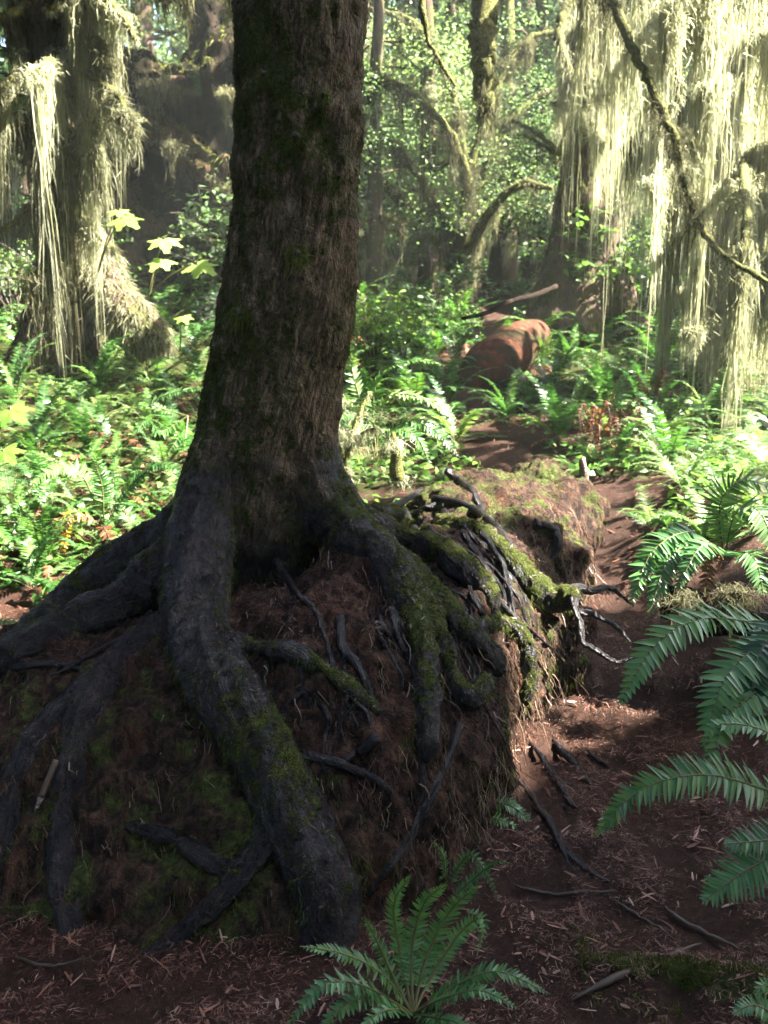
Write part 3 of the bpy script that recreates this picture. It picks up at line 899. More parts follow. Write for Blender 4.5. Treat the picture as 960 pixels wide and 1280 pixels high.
# roots and sticks lying on the trail
def ground_stick(name, L, label, cat, m, group=None, lift=.3):
    A = []
    for (px, py, r) in L:
        p = on_ground(px, py)
        A.append([p[0], p[1], gz1(p[0], p[1]) + pr(r, py, p[1]) * lift, pr(r, py, p[1])])
    A = catmull(np.array(A), 8)
    A[:, :3] += np.cumsum(rng.normal(size=(len(A), 3)) * .002, 0)
    tt = np.linspace(0, 1, len(A))
    A[:, 3] *= .75 * (1 - .75 * np.abs(2 * tt - 1) ** 3)
    V, F = tube(A[:, :3], A[:, 3], 8, .35, 25)
    at_ = {'trunk': np.zeros(len(V)), 'mossy': np.full(len(V), .1), 'grain': tube_grain(A[:, :3], V, 8)}
    o = MB().add(V, F).build(name, m, attrs=at_)
    return tag(o, label, cat, group)
for L, lb in [
    ([(645, 970, 5), (668, 1005, 6), (690, 1045, 7), (712, 1090, 5)], 'straight dark root lying down the trail right of the small fern'),
    ([(690, 925, 7), (715, 955, 8), (742, 985, 5)], 'short thick surface root just below the sunny patch on the trail'),
    ([(662, 930, 6), (690, 965, 7), (706, 995, 6), (718, 1020, 4)], 'dark surface root between two others below the hollow log'),
    ([(695, 1050, 5), (735, 1085, 7), (775, 1112, 5)], 'dark root slanting right across the middle of the trail'),
    ([(720, 925, 4), (738, 950, 5), (760, 965, 3)], 'thin upper root ending on the open trail'),
]:
    ground_stick('surface_root', L, lb, 'root', M['bark'], 'roots crossing the trail', -.1)
for L, lb in [
    ([(640, 1112, 3), (700, 1122, 3), (780, 1128, 3)], 'thin twig lying level across the trail behind the front fern'),
    ([(830, 1142, 4), (880, 1175, 4), (940, 1200, 3)], 'pale twig above the mossy ridge'),
    ([(715, 1255, 5), (790, 1222, 6), (880, 1188, 5)], 'dark stick resting over the mossy ridge'),
    ([(760, 1130, 3), (800, 1150, 3), (845, 1180, 2)], 'thin grey twig slanting toward the mossy ridge'),
    ([(20, 1205, 3), (60, 1220, 3), (110, 1215, 2)], 'small twig on the dark ground at lower left'),
]:
    ground_stick('twig', L, lb, 'twig', M['dstem'], 'twigs on the trail', 1.0)
# broken stick with pale end poking from the left of the log
A = pix_path([(70, 950, 2.5, 4), (58, 980, 2.47, 4), (44, 1014, 2.44, 4)], 6)
st_ = thing('broken_stick', A[0, :3], 'short broken stick with a pale snapped tip among left roots', 'stick')
V, F = tube(A[:10, :3], A[:10, 3], 8, .1, 30); MB().add(V, F).build('shaft', M['dstem'], st_)
V, F = tube(A[9:, :3], A[9:, 3] * np.linspace(1, .5, len(A) - 9), 8, .1, 30)
MB().add(V, F).build('snapped_tip', M['grey_wood'], st_)

# ---------------------------------------------------------------- ferns
PIN3 = None
def pin_template(cols):
    rows = [(0, .22), (.1, .5), (.45, .42), (.8, .22)]
    V, F = [], []
    if cols == 3:
        for t, s in rows: V += [(t, -s, 0), (t, 0, -.14), (t, s, 0)]
        for i in range(3):
            a = i * 3
            F += [(a, a + 1, a + 4, a + 3), (a + 1, a + 2, a + 5, a + 4)]
        V.append((1, 0, 0))
        return np.array(V), np.array(F), np.array([(9, 10, 12), (10, 11, 12)])
    if cols == 2:
        for t, s in rows[1:3]: V += [(t, -s, 0), (t, s, 0)]
        V += [(0, 0, 0), (1, 0, 0)]
        return np.array(V), np.array([(0, 1, 3, 2)]), np.array([(4, 1, 0), (2, 3, 5)])
    V = [(0, 0, 0), (.3, -.5, 0), (1, 0, 0), (.3, .5, 0)]
    return np.array(V), np.array([(0, 1, 2, 3)]), np.zeros((0, 3), int)
TPL = {c: pin_template(c) for c in (1, 2, 3)}

def add_pinnae(mb, B, D, S, Nn, L, W, droop, cols, mi=0):
    tv, tq, tt = TPL[cols]
    n = len(B)
    tt_ = tv[:, 0]
    P = B[:, None] + D[:, None] * (L[:, None] * tt_)[:, :, None] + S[:, None] * (W[:, None] * tv[:, 1])[:, :, None] + Nn[:, None] * (W[:, None] * tv[:, 2] - (L * droop)[:, None] * tt_ ** 2)[:, :, None]
    k = len(tv)
    o = (np.arange(n) * k)[:, None, None]
    fs = [(tq[None] + o).reshape(-1, 4)]
    if len(tt): fs.append((tt[None] + o).reshape(-1, 3))
    mb.add(P.reshape(-1, 3), fs, mi)

def frond(mb, path, hw, pairs=32, cols=3, upv=(0, 0, 1), stalk=.16, taper='sword', mi=0, droop=.18, ragged=.14, stemw=.0045):
    """one fern frond along a 3D path: stem plus pairs of leaflets"""
    path = resample(path, 60)
    T = unit(np.gradient(path, axis=0))
    upv = np.asarray(upv, float)
    S = unit(np.cross(T, upv))
    Nn = np.cross(S, T)
    L = np.linalg.norm(np.diff(path, axis=0), axis=1).sum()
    t = np.linspace(stalk, .995, pairs)
    f = t * 59
    def ip(A): return np.stack([np.interp(f, np.arange(60), A[:, k]) for k in range(3)], 1)
    B, Tt, Ss, Nt = ip(path), unit(ip(T)), unit(ip(S)), unit(ip(Nn))
    u = (t - stalk) / (1 - stalk)
    if taper == 'sword': prof = np.minimum(1, .55 + u * 2.2) * (1 - u ** 2.6) ** .8 + .03
    else: prof = np.minimum(1, .6 + 1.2 * u) * (1 - u) ** .75 + .04
    gap = L * (1 - stalk) / pairs
    for sgn in (-1, 1):
        ang = .28 + .55 * u ** 2 + rng.normal(size=pairs) * .05
        D = unit(Ss * sgn * np.cos(ang)[:, None] + Tt * np.sin(ang)[:, None] + Nt * (rng.normal(size=pairs) * ragged + .08)[:, None])
        ln = hw * prof * rng.uniform(.9, 1.08, pairs)
        ln = np.where(rng.uniform(size=pairs) < ragged * .25, ln * .4, ln)
        tw = rng.normal(size=pairs) * .25
        Sd = unit(np.cross(D, Nt))
        Sd = unit(Sd * np.cos(tw)[:, None] + Nt * np.sin(tw)[:, None])
        N2 = np.cross(Sd, D)
        if taper == 'lady':
            m = 7
            q = np.linspace(.12, .95, m)
            for s2 in (-1, 1):
                BB = (B[:, None] + D[:, None] * (ln[:, None] * q)[:, :, None] - N2[:, None] * (ln[:, None] * droop * q ** 2)[:, :, None]).reshape(-1, 3)
                DD = unit(np.repeat(Sd, m, 0) * s2 * .9 + np.repeat(D, m, 0) * .5)
                LL = (ln[:, None] * .3 * (1 - q * .8)[None]).ravel()
                SS = np.repeat(D, m, 0); NN = np.repeat(N2, m, 0)
                add_pinnae(mb, BB, DD, SS, NN, LL, LL * .55, .1 * np.ones(len(LL)), 1, mi)
        else:
            wdt = np.minimum(gap * 1.02, ln * .45 + .002)
            add_pinnae(mb, B, D, Sd, N2, ln, wdt, droop * np.ones(pairs), cols, mi)
    P2 = resample(path, 14)
    V, F = tube(P2, np.linspace(stemw, stemw * .25, 14), 5, cap=False)
    mb.add(V, F, mi + 1)

def arc_path(L, e0, e1, bend=1.4, side=0.0, n=16):
    t = np.linspace(0, 1, n)
    e = e0 + (e1 - e0) * t ** bend
    dy, dz = np.cos(e), np.sin(e)
    y = np.cumsum(dy) / n * L; z = np.cumsum(dz) / n * L
    x = side * L * t ** 2
    P = np.stack([x, y, z], 1)
    return np.vstack([[0, 0, 0], P])

FR = {}
def frond_mesh(key, mats, **kw):
    mb = MB()
    a = kw.pop('arc')
    frond(mb, arc_path(*a), **kw)
    FR[key] = mb.mesh('frond', mats)
    return FR[key]
for i, a in enumerate([(.85, 1.25, -.35, 1.2, .12), (.8, 1.05, -.5, 1.1, -.15), (.75, .8, -.55, 1.0, .1), (.9, 1.35, .0, 1.6, -.1), (.7, .55, -.6, 1.0, .2)]):
    frond_mesh(('sword', i), [M['fern'], M['stem']], arc=a, hw=.085, pairs=34, cols=2)
    frond_mesh(('swordb', i), [M['fern_bright'], M['stem']], arc=a, hw=.085, pairs=34, cols=2)
for i, a in enumerate([(.8, 1.2, -.2, 1.3, .1), (.75, .95, -.35, 1.1, -.15), (.7, .75, -.4, 1.0, .2)]):
    frond_mesh(('lady', i), [M['fern_bright'], M['stem']], arc=a, hw=.13, pairs=20, taper='lady', droop=.2)
for i, a in enumerate([(.7, .6, -1.35, .7, .2), (.6, .3, -1.45, .6, -.2), (.65, .9, -1.3, .8, .1)]):
    frond_mesh(('dead', i), [M['dead'], M['dstem']], arc=a, hw=.05, pairs=26, cols=2, ragged=.35, droop=.5)

def fern_proto(name, kind, nf, ndead, label, group, scale=1.0):
    root = thing(name, (0, 0, 0), label, 'fern', group)
    for i in range(nf + ndead):
        dead = i >= nf
        if dead: me = FR[('dead', random.randrange(3))]
        else: me = FR[(kind, random.randrange(3 if kind == 'lady' else 5))]
        o = bpy.data.objects.new('frond', me)
        COL.objects.link(o)
        o.parent = root
        o.rotation_euler = (random.uniform(-.12, .12), random.uniform(-.15, .15), i * 2.399 + random.uniform(-.3, .3))
        s = scale * random.uniform(.75, 1.1)
        o.scale = (s, s, s)
        if dead: o['label'] = 'withered brown frond'
    return root

def copy_thing(root, loc, rz, s, label=None, group=None):
    r = root.copy()
    COL.objects.link(r)
    r.location = [float(x) for x in loc]
    r.rotation_euler = (0, 0, rz)
    r.scale = (s, s, s)
    if label: r['label'] = label
    if group: r['group'] = group
    for ch in list(root.children):
        c = ch.copy()
        COL.objects.link(c)
        c.parent = r
    return r

protos = []
G_L = 'ferns on the sunlit bank left of the big trunk'
L_L = 'green fern on the sunlit bank left of the big mossy trunk'
G_R = 'ferns on the bank right of the log'
L_R = 'green fern on the bank to the right of the rotting log'
G_H = 'ferns on the hillside behind'
L_H = 'small fern on the shady hillside between the far trees'
protos = [fern_proto('sword_fern', 'sword', 12, 3, L_L, G_L), fern_proto('sword_fern', 'swordb', 11, 2, L_L, G_L),
          fern_proto('lady_fern', 'lady', 9, 1, L_L, G_L), fern_proto('sword_fern', 'sword', 10, 6, L_L, G_L)]
protos.append(fern_proto('withered_fern', 'sword', 3, 10, 'withered bronze fern with a few green fronds', 'withered ferns on the bank'))
used = [False] * 5
def put_fern(k, p, s, label, group):
    rz = random.uniform(0, 6.28)
    if not used[k]:
        used[k] = True
        r = protos[k]
        r.location = [float(x) for x in p]
        r.rotation_euler = (0, 0, rz)
        r.scale = (s, s, s)
        r['label'] = label; r['group'] = group
        return r
    return copy_thing(protos[k], p, rz, s, label, group)

placed = []
def ok_spot(p, dmin):
    for q in placed:
        if (q[0] - p[0]) ** 2 + (q[1] - p[1]) ** 2 < dmin ** 2: return False
    placed.append(p)
    return True
def scatter(n, px0, px1, py0, py1, ks, s0, s1, label, group, dmin=.35, clear=.42):
    c = 0
    for _ in range(n * 20):
        if c >= n: break
        p = on_ground(random.uniform(px0, px1), random.uniform(py0, py1))
        if p is None or p[1] > 22 or p[1] < 4.1: continue
        if path_d(p[0], p[1]) < clear: continue
        if 3.9 < p[1] < 6.3 and -.3 < p[0] - (.2 + (p[1] - 3.7) * .43) < .62: continue
        if not ok_spot(p, dmin): continue
        p = np.array([p[0], p[1], gz1(p[0], p[1]) - .02])
        put_fern(random.choice(ks), p, random.uniform(s0, s1), label, group)
        c += 1
scatter(34, -60, 260, 455, 690, [0, 1, 2, 2, 3, 1], .55, .95, L_L, G_L, .38)
scatter(22, 430, 600, 440, 560, [0, 0, 1, 3], .6, 1.0, 'green fern between the big trunk and the reddish trail bank', 'ferns behind the log beside the trail', .36, .26)
scatter(8, 430, 580, 415, 490, [0, 1, 3], 1.0, 1.35, 'tall arching fern between the big trunk and the reddish trail bank', 'tall ferns behind the log', .3, .3)
scatter(9, 600, 720, 455, 560, [0, 3, 0], .6, .85, L_R, G_R, .3, .2)
scatter(30, 620, 990, 455, 600, [1, 2, 0, 3, 1], .55, .9, L_R, G_R, .36, .38)
scatter(22, 720, 1000, 560, 690, [1, 2, 1, 2], .42, .62, L_R, G_R, .24, .3)

scatter(13, -60, 260, 500, 700, [4], .6, .9, 'withered bronze fern with a few green fronds left of the big trunk', 'withered ferns left of the big trunk', .25)
scatter(14, -60, 190, 640, 745, [2, 3, 4, 1], .4, .65, 'low mixed fern behind the left roots of the big tree', 'ferns behind the left roots', .2)
scatter(7, 690, 980, 480, 600, [4], .55, .8, 'withered bronze fern with a few green fronds right of the trail', 'withered ferns right of the trail', .25, .4)
# single ferns in the foreground, every frond where the photograph has it
def pix_fern(name, base, label, fronds, mats, cat='fern'):
    b = at(*base)
    root = thing(name, b, label, cat)
    for fr in fronds:
        pts, hwpx, kw = fr
        kw = dict(kw)
        P = np.array([at(*q) for q in pts])
        P = catmull(P, 8)
        mats_ = kw.pop('mats', mats)
        lab = kw.pop('label', None)
        mb = MB()
        frond(mb, P, pr(hwpx, pts[-1][1], pts[-1][2]), **kw)
        o = mb.build('frond', mats_, root)
        if lab: o['label'] = lab
    return root
FD = [M['fern_dark'], M['stem']]
FB = [M['fern'], M['stem']]
FBR = [M['fern_bright'], M['stem']]  # brighter leaf copy, also painted on fronds that stand in the sun
cu = (0, -.55, .83)
b0 = (516, 1268, 1.97)
pix_fern('sword_fern', b0, 'green sword fern in front of the log at the bottom of the picture', [
    ([b0, (478, 1218, 1.93), (428, 1192, 1.89), (375, 1183, 1.86)], 22, dict(pairs=34, upv=(0, -.2, 1), mats=FB)),
    ([b0, (455, 1233, 1.84), (405, 1232, 1.78), (352, 1290, 1.74)], 24, dict(pairs=34, upv=(0, -.3, 1))),
    ([b0, (470, 1245, 1.86), (425, 1262, 1.8), (385, 1310, 1.76)], 22, dict(pairs=32, upv=(0, -.3, 1))),
    ([b0, (492, 1222, 2.0), (472, 1178, 2.0), (455, 1145, 1.98)], 13, dict(pairs=30, upv=(.5, -.8, .4))),
    ([b0, (500, 1190, 2.03), (492, 1130, 2.03), (515, 1092, 1.96)], 15, dict(pairs=36, upv=(-.4, -.85, .4))),
    ([b0, (515, 1185, 2.03), (530, 1130, 2.02), (560, 1104, 1.95)], 19, dict(pairs=36, upv=(.2, -.9, .4))),
    ([b0, (532, 1200, 2.03), (562, 1140, 2.03), (600, 1106, 1.98)], 21, dict(pairs=38, upv=(.3, -.9, .4))),
    ([b0, (545, 1210, 2.05), (580, 1160, 2.06), (605, 1150, 2.02), (596, 1195, 1.98)], 15, dict(pairs=30, upv=(.2, -.6, .8))),
    ([b0, (560, 1238, 1.95), (620, 1214, 1.93), (688, 1243, 1.9)], 20, dict(pairs=36, upv=(0, -.25, 1), mats=FB)),
    ([b0, (550, 1250, 1.9), (600, 1238, 1.85), (650, 1262, 1.8)], 17, dict(pairs=32, upv=(0, -.3, 1))),
    ([b0, (490, 1262, 1.84), (462, 1275, 1.78), (450, 1310, 1.74)], 17, dict(pairs=28, upv=(0, -.4, 1))),
    ([b0, (540, 1272, 1.86), (575, 1280, 1.8), (600, 1310, 1.76)], 17, dict(pairs=28, upv=(0, -.4, 1))),
], FD)
b1 = (566, 1012, 2.95)
pix_fern('sword_fern', b1, 'little fern tucked against the right foot of the log face', [
    ([b1, (600, 1003, 2.9), (640, 1008, 2.86), (670, 1034, 2.82)], 15, dict(pairs=28, upv=cu)),
    ([b1, (590, 1008, 2.86), (603, 1025, 2.82), (606, 1062, 2.8)], 14, dict(pairs=26, upv=cu)),
    ([b1, (595, 1000, 2.95), (630, 998, 2.92), (655, 1015, 2.9)], 13, dict(pairs=26, upv=cu)),
    ([b1, (600, 1018, 2.84), (635, 1028, 2.8), (655, 1044, 2.78)], 12, dict(pairs=24, upv=cu)),
], FD)
b2 = (548, 1140, 2.45)
pix_fern('sword_fern', b2, 'sparse fern with one pale drooping frond above the front fern', [
    ([b2, (556, 1085, 2.45), (552, 1065, 2.45), (538, 1050, 2.42)], 9, dict(pairs=24, upv=(.6, -.7, .4), mats=FB)),
    ([b2, (575, 1080, 2.5), (592, 1070, 2.48), (612, 1100, 2.44), (626, 1136, 2.42)], 9, dict(pairs=26, upv=cu, mats=FBR, label='pale drooping frond')),
    ([b2, (590, 1100, 2.45), (620, 1078, 2.42), (640, 1080, 2.4)], 10, dict(pairs=22, upv=cu)),
    ([b2, (580, 1140, 2.4), (640, 1160, 2.36), (690, 1202, 2.32)], 9, dict(pairs=24, upv=cu)),
], FD)
b3 = (1010, 800, 3.0)
pix_fern('sword_fern', b3, 'large fern with broad arching fronds at the right edge over the trail', [
    ([b3, (940, 778, 2.85), (870, 775, 2.75), (815, 812, 2.68), (772, 886, 2.62)], 42, dict(pairs=40, upv=(0, -.35, .95))),
    ([b3, (965, 800, 2.75), (920, 830, 2.65), (895, 875, 2.58), (880, 945, 2.55)], 44, dict(pairs=40, upv=(-.2, -.5, .85))),
    ([b3, (975, 830, 2.7), (940, 870, 2.6), (905, 900, 2.55), (885, 975, 2.5)], 38, dict(pairs=36, upv=(-.2, -.5, .85))),
    ([b3, (1000, 770, 2.8), (960, 800, 2.7), (940, 850, 2.62), (960, 930, 2.58)], 40, dict(pairs=34, upv=(-.2, -.5, .85), mats=FB)),
], FD)
b4 = (1030, 1010, 2.3)
pix_fern('sword_fern', b4, 'fern reaching level across the trail with one long frond', [
    ([b4, (960, 988, 2.26), (880, 968, 2.25), (800, 988, 2.24), (742, 1046, 2.22)], 40, dict(pairs=46, upv=(0, -.4, .9), mats=FB)),
    ([b4, (1000, 960, 2.3), (960, 915, 2.3), (900, 905, 2.3), (880, 930, 2.28)], 26, dict(pairs=30, upv=(0, -.5, .85))),
], FD)
b5 = (1040, 1040, 2.0)
pix_fern('sword_fern', b5, 'fern of spread leaflets at the right edge below the long frond', [
    ([b5, (985, 1060, 1.97), (930, 1090, 1.95), (878, 1128, 1.93)], 46, dict(pairs=30, upv=(0, -.6, .8))),
    ([b5, (1000, 1040, 1.99), (960, 1050, 1.98), (905, 1055, 1.97)], 34, dict(pairs=28, upv=(0, -.6, .8), mats=FB)),
], FD)
b6 = (985, 1300, 1.75)
pix_fern('sword_fern', b6, 'tip of a green fern in the bottom right corner', [
    ([b6, (965, 1268, 1.75), (940, 1256, 1.74), (915, 1268, 1.72)], 20, dict(pairs=22, upv=cu)),
    ([b6, (975, 1255, 1.78), (955, 1230, 1.78), (945, 1250, 1.76)], 16, dict(pairs=22, upv=cu)),
], FD)
b7 = (905, 700, 3.9)
pix_fern('sword_fern', b7, 'fern with some fronds tinted pale for sunlight above the dark bank on the right', [
    ([b7, (865, 665, 3.8), (815, 690, 3.7), (788, 760, 3.62)], 28, dict(pairs=34, upv=(0, -.4, .9))),
    ([b7, (870, 680, 3.75), (835, 700, 3.68), (812, 768, 3.6)], 30, dict(pairs=34, upv=(0, -.5, .85))),
    ([b7, (890, 680, 3.7), (870, 690, 3.6), (845, 740, 3.55)], 26, dict(pairs=30, upv=(0, -.5, .85))),
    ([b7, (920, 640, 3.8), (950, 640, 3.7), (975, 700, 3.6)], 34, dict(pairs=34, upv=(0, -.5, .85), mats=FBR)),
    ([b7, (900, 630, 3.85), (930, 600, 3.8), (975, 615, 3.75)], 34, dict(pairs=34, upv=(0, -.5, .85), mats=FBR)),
    ([b7, (925, 690, 3.7), (945, 700, 3.6), (955, 745, 3.55)], 30, dict(pairs=30, upv=(0, -.5, .85))),
    ([b7, (880, 690, 3.8), (862, 700, 3.72), (858, 735, 3.7)], 16, dict(pairs=22, upv=cu, mats=[M['dead'], M['dstem']], ragged=.3, label='withered rusty frond')),
    ([b7, (895, 690, 3.75), (885, 715, 3.68), (880, 765, 3.66)], 14, dict(pairs=22, upv=cu, mats=[M['dead'], M['dstem']], ragged=.3, label='withered rusty frond')),
], FD)
b8 = (470, 575, 5.6)
pix_fern('sword_fern', b8, 'fern with long arching lit fronds just right of the big trunk', [
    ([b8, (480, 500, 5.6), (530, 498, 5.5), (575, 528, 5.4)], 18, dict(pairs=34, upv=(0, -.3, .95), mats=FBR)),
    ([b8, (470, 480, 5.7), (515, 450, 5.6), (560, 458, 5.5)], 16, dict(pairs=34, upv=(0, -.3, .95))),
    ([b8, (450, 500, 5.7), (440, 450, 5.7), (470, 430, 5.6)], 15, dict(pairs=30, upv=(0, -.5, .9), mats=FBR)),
    ([b8, (500, 530, 5.5), (540, 535, 5.4), (575, 572, 5.3)], 15, dict(pairs=30, upv=cu)),
    ([b8, (490, 540, 5.4), (520, 545, 5.3), (540, 585, 5.2)], 14, dict(pairs=28, upv=cu)),
    ([b8, (450, 530, 5.5), (430, 520, 5.4), (415, 560, 5.3)], 14, dict(pairs=28, upv=cu)),
], FB)
b9 = (130, 660, 5.4)
pix_fern('sword_fern', b9, 'fern with upright fronds and a yellowed frond left of the mossy roots', [
    ([b9, (128, 610, 5.4), (120, 580, 5.35), (128, 560, 5.3)], 14, dict(pairs=28, upv=(.3, -.9, .3))),
    ([b9, (170, 600, 5.4), (205, 580, 5.3), (235, 600, 5.2)], 15, dict(pairs=28, upv=cu)),
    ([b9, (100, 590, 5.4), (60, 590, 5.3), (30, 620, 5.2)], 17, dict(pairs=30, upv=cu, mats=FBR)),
    ([b9, (90, 640, 5.3), (82, 670, 5.2), (76, 712, 5.1)], 10, dict(pairs=22, upv=cu, mats=[M['yellow'], M['stem']], label='yellowed frond', ragged=.3)),
    ([b9, (105, 645, 5.3), (80, 650, 5.2), (60, 700, 5.1)], 13, dict(pairs=22, upv=cu, mats=[M['dead'], M['dstem']], label='withered rusty frond', ragged=.3)),
    ([b9, (130, 660, 5.2), (140, 680, 5.1), (150, 705, 5.05)], 12, dict(pairs=22, upv=cu, mats=[M['dead'], M['dstem']], label='withered rusty frond', ragged=.3)),
], FB)
b10 = (235, 520, 6.6)
pix_fern('sword_fern', b10, 'fern sending one bright frond toward the big trunk', [
    ([b10, (190, 505, 6.6), (220, 490, 6.5), (262, 484, 6.4)], 12, dict(pairs=30, upv=cu, mats=FBR)),
    ([b10, (200, 540, 6.5), (185, 525, 6.4), (165, 545, 6.3)], 14, dict(pairs=28, upv=cu)),
    ([b10, (230, 560, 6.4), (225, 545, 6.3), (205, 575, 6.2)], 14, dict(pairs=28, upv=cu)),
], FB)
b11 = (10, 790, 4.0)
pix_fern('sword_fern', b11, 'small fern frond at the left edge behind the left roots', [
    ([b11, (5, 775, 4.0), (15, 782, 3.95), (30, 800, 3.9)], 10, dict(pairs=20, upv=cu, mats=FBR)),
    ([b11, (-10, 770, 4.0), (-30, 775, 3.95), (-50, 800, 3.9)], 10, dict(pairs=20, upv=cu)),
], FB)
# brown hanging fronds standing out on the right bank
for i, (px, py, Y, lb) in enumerate([(745, 560, 6.6, 'clump of rusty dead fronds hanging on the right bank beside the grass'), (775, 545, 7.0, 'rusty dead fern clump under the mossy tree foot'), (815, 520, 7.6, 'rusty dead fern with pale stems near the hanging moss')]):
    b = (px, py, Y)
    rr = random.Random(i + 3)
    fl_ = []
    for dx in (-20, -13, -7, -1, 5, 11, 18, 25):
        x1 = px + dx + rr.uniform(-3, 3); y1 = py - rr.uniform(28, 62); ln_ = rr.uniform(35, 75)
        fl_.append(([b, (px + dx * .45, (py + y1) / 2 - 6, Y), (x1, y1, Y - .1), (x1 + rr.uniform(-5, 8), y1 + ln_ * .5, Y - .15), (x1 + rr.uniform(-9, 9), y1 + ln_, Y - .15)], rr.uniform(3.5, 6.5), dict(pairs=26, upv=cu, ragged=.5, droop=.7)))
    pix_fern('dead_fern', b, lb, fl_, [M['dead'], M['dstem']])

# ---------------------------------------------------------------- hanging moss
def curtain(mb, path, n, lmean, wd=.011, tuft=14, spread=.045, start=.0, mi=0):
    path = resample(np.asarray(path, float)[:, :3], 60)
    nt = max(2, n // tuft)
    cen = rng.uniform(0, 1, max(3, nt // 6))
    cl = rng.uniform(.35, 1.5, len(cen))
    ci = rng.integers(0, len(cen), nt)
    tt = np.clip(cen[ci] + rng.normal(size=nt) * .022, 0, 1)
    Lt = lmean * cl[ci] * rng.gamma(3.0, 1 / 3.0, nt)
    k = np.repeat(np.arange(nt), tuft)
    m = len(k)
    f = np.clip(tt[k] + rng.normal(size=m) * .004, 0, 1) * 59
    B = np.stack([np.interp(f, np.arange(60), path[:, c]) for c in range(3)], 1)
    offs = rng.normal(size=(m, 3)) * spread * np.array([1, 1, .4])
    r = np.linalg.norm(offs[:, :2], axis=1) / spread
    L = Lt[k] * np.clip(1.15 - .38 * r, .12, 1.2) * rng.uniform(.45, 1, m)
    t = np.linspace(0, 1, 8)
    P = B[:, None] + offs[:, None] * np.array([1, 1, 1]) * (1 - .75 * t)[None, :, None]
    tuftdrift = rng.normal(size=(nt, 3))[k] * np.array([.05, .05, 0])
    P = P + tuftdrift[:, None] * t[None, :, None]
    P[:, :, 2] -= (L[:, None] * t)
    P = P + np.cumsum(rng.normal(size=(m, 8, 3)) * np.array([.013, .013, .008]), 1)
    W = wd * .75 * rng.uniform(.4, 1.6, m)[:, None] * (1.05 - .9 * t ** 1.5)[None] * rng.uniform(.5, 1.5, (m, 8))
    a = rng.uniform(0, np.pi, m)
    V, F = ribbons(P, W, np.stack([np.cos(a), np.sin(a), 0 * a], 1))
    mb.add(V, F, mi)
    # wisps branching off the strands
    q = m * 3
    i = rng.integers(0, m, q); j = rng.integers(0, 7, q)
    b = P[i, j]
    d = unit(rng.normal(size=(q, 3)) * np.array([.55, .55, .25]) + np.array([0, 0, -.7]))
    l2 = rng.uniform(.02, .11, q) * min(1.0, .35 + lmean * 2)
    t2 = np.linspace(0, 1, 3)
    P2 = b[:, None] + d[:, None] * (l2[:, None] * t2)[:, :, None]
    V, F = ribbons(P2, wd * .5 * (1 - .8 * t2)[None], unit(np.cross(d, rng.normal(size=(q, 3)))))
    mb.add(V, F, mi)

def mossy_branch(parent, L, n, lmean, wd=.011, m='moss', name='branch', spread=.045, pts=7, bark='bark_moss'):
    fz = 500 if n > 200 else 160
    A = pix_path(L, pts)
    A[:, :3] += rng.normal(size=(len(A), 3)) * A[:, 3:4] * .25
    V, F = tube(A[:, :3], A[:, 3], 10, .3, 9)
    br = MB().add(V, F).build(name, M[bark], parent)
    mb = MB()
    if n:
        curtain(mb, A, n, lmean, wd, spread=spread)
        curtain(mb, A, n // 2, lmean * .3, wd * .8, spread=spread * 1.3)
    # fuzz round the limb itself
    k = rng.integers(0, len(A), fz)
    d = unit(rng.normal(size=(fz, 3)) + np.array([0, 0, -.3]))
    t = np.linspace(0, 1, 3)
    jit = (A[np.minimum(k + 1, len(A) - 1), :3] - A[k, :3]) * rng.uniform(0, 1, (fz, 1))
    P = A[k, :3][:, None] + jit[:, None] + d[:, None] * ((A[k, 3] * .7)[:, None] + (A[k, 3] + (.02 if n > 200 else .006))[:, None] * t)[:, :, None]
    P[:, :, 2] -= .03 * t ** 2
    mb.add(*ribbons(P, .007 * (1 - .8 * t)[None], unit(np.cross(d, rng.normal(size=(fz, 3))))))
    mb.build('hanging_moss', M[m], br, 'stuff')
    return br

def sdf_tree(name, chains, h, label, cat, m, base, parent=None, k=.12, cuts=(), amp=.06, freq=3.0, part_names=None):
    prims = []
    for i, A in enumerate(chains): prims += chain(A, k, i)
    allp = np.concatenate(chains)
    r = allp[:, 3].max() + .15
    V, Q = sdf_mesh(prims, allp[:, :3].min(0) - r, allp[:, :3].max(0) + r, h, cuts)
    N = vnormals(V, Q)
    V = V + N * (amp * fbm(V * np.array([freq, freq, freq * .5]), 4) + amp * .35 * fbm(V * np.array([freq * 4, freq * 4, freq]), 3))[:, None]
    N = vnormals(V, Q)
    root = thing(name, base, label, cat)
    ldd = prim_dist(V, prims)
    lab = np.stack([ldd[i] for i in range(len(chains))], 1).argmin(1)
    fl = np.sort(lab[Q], 1)[:, 1]
    first = None
    for i in range(len(chains)):
        Qi = Q[fl == i]
        if not len(Qi): continue
        u, inv = np.unique(Qi, return_inverse=True)
        nm = (part_names[i] if part_names else ('trunk' if i == 0 else 'root'))
        o = MB().add(V[u], inv.reshape(-1, 4)).build(nm, M['stump_root'] if part_names and nm == 'root' else m, root, normals=N[u])
        first = first or o
    return root, first, V, Q, N

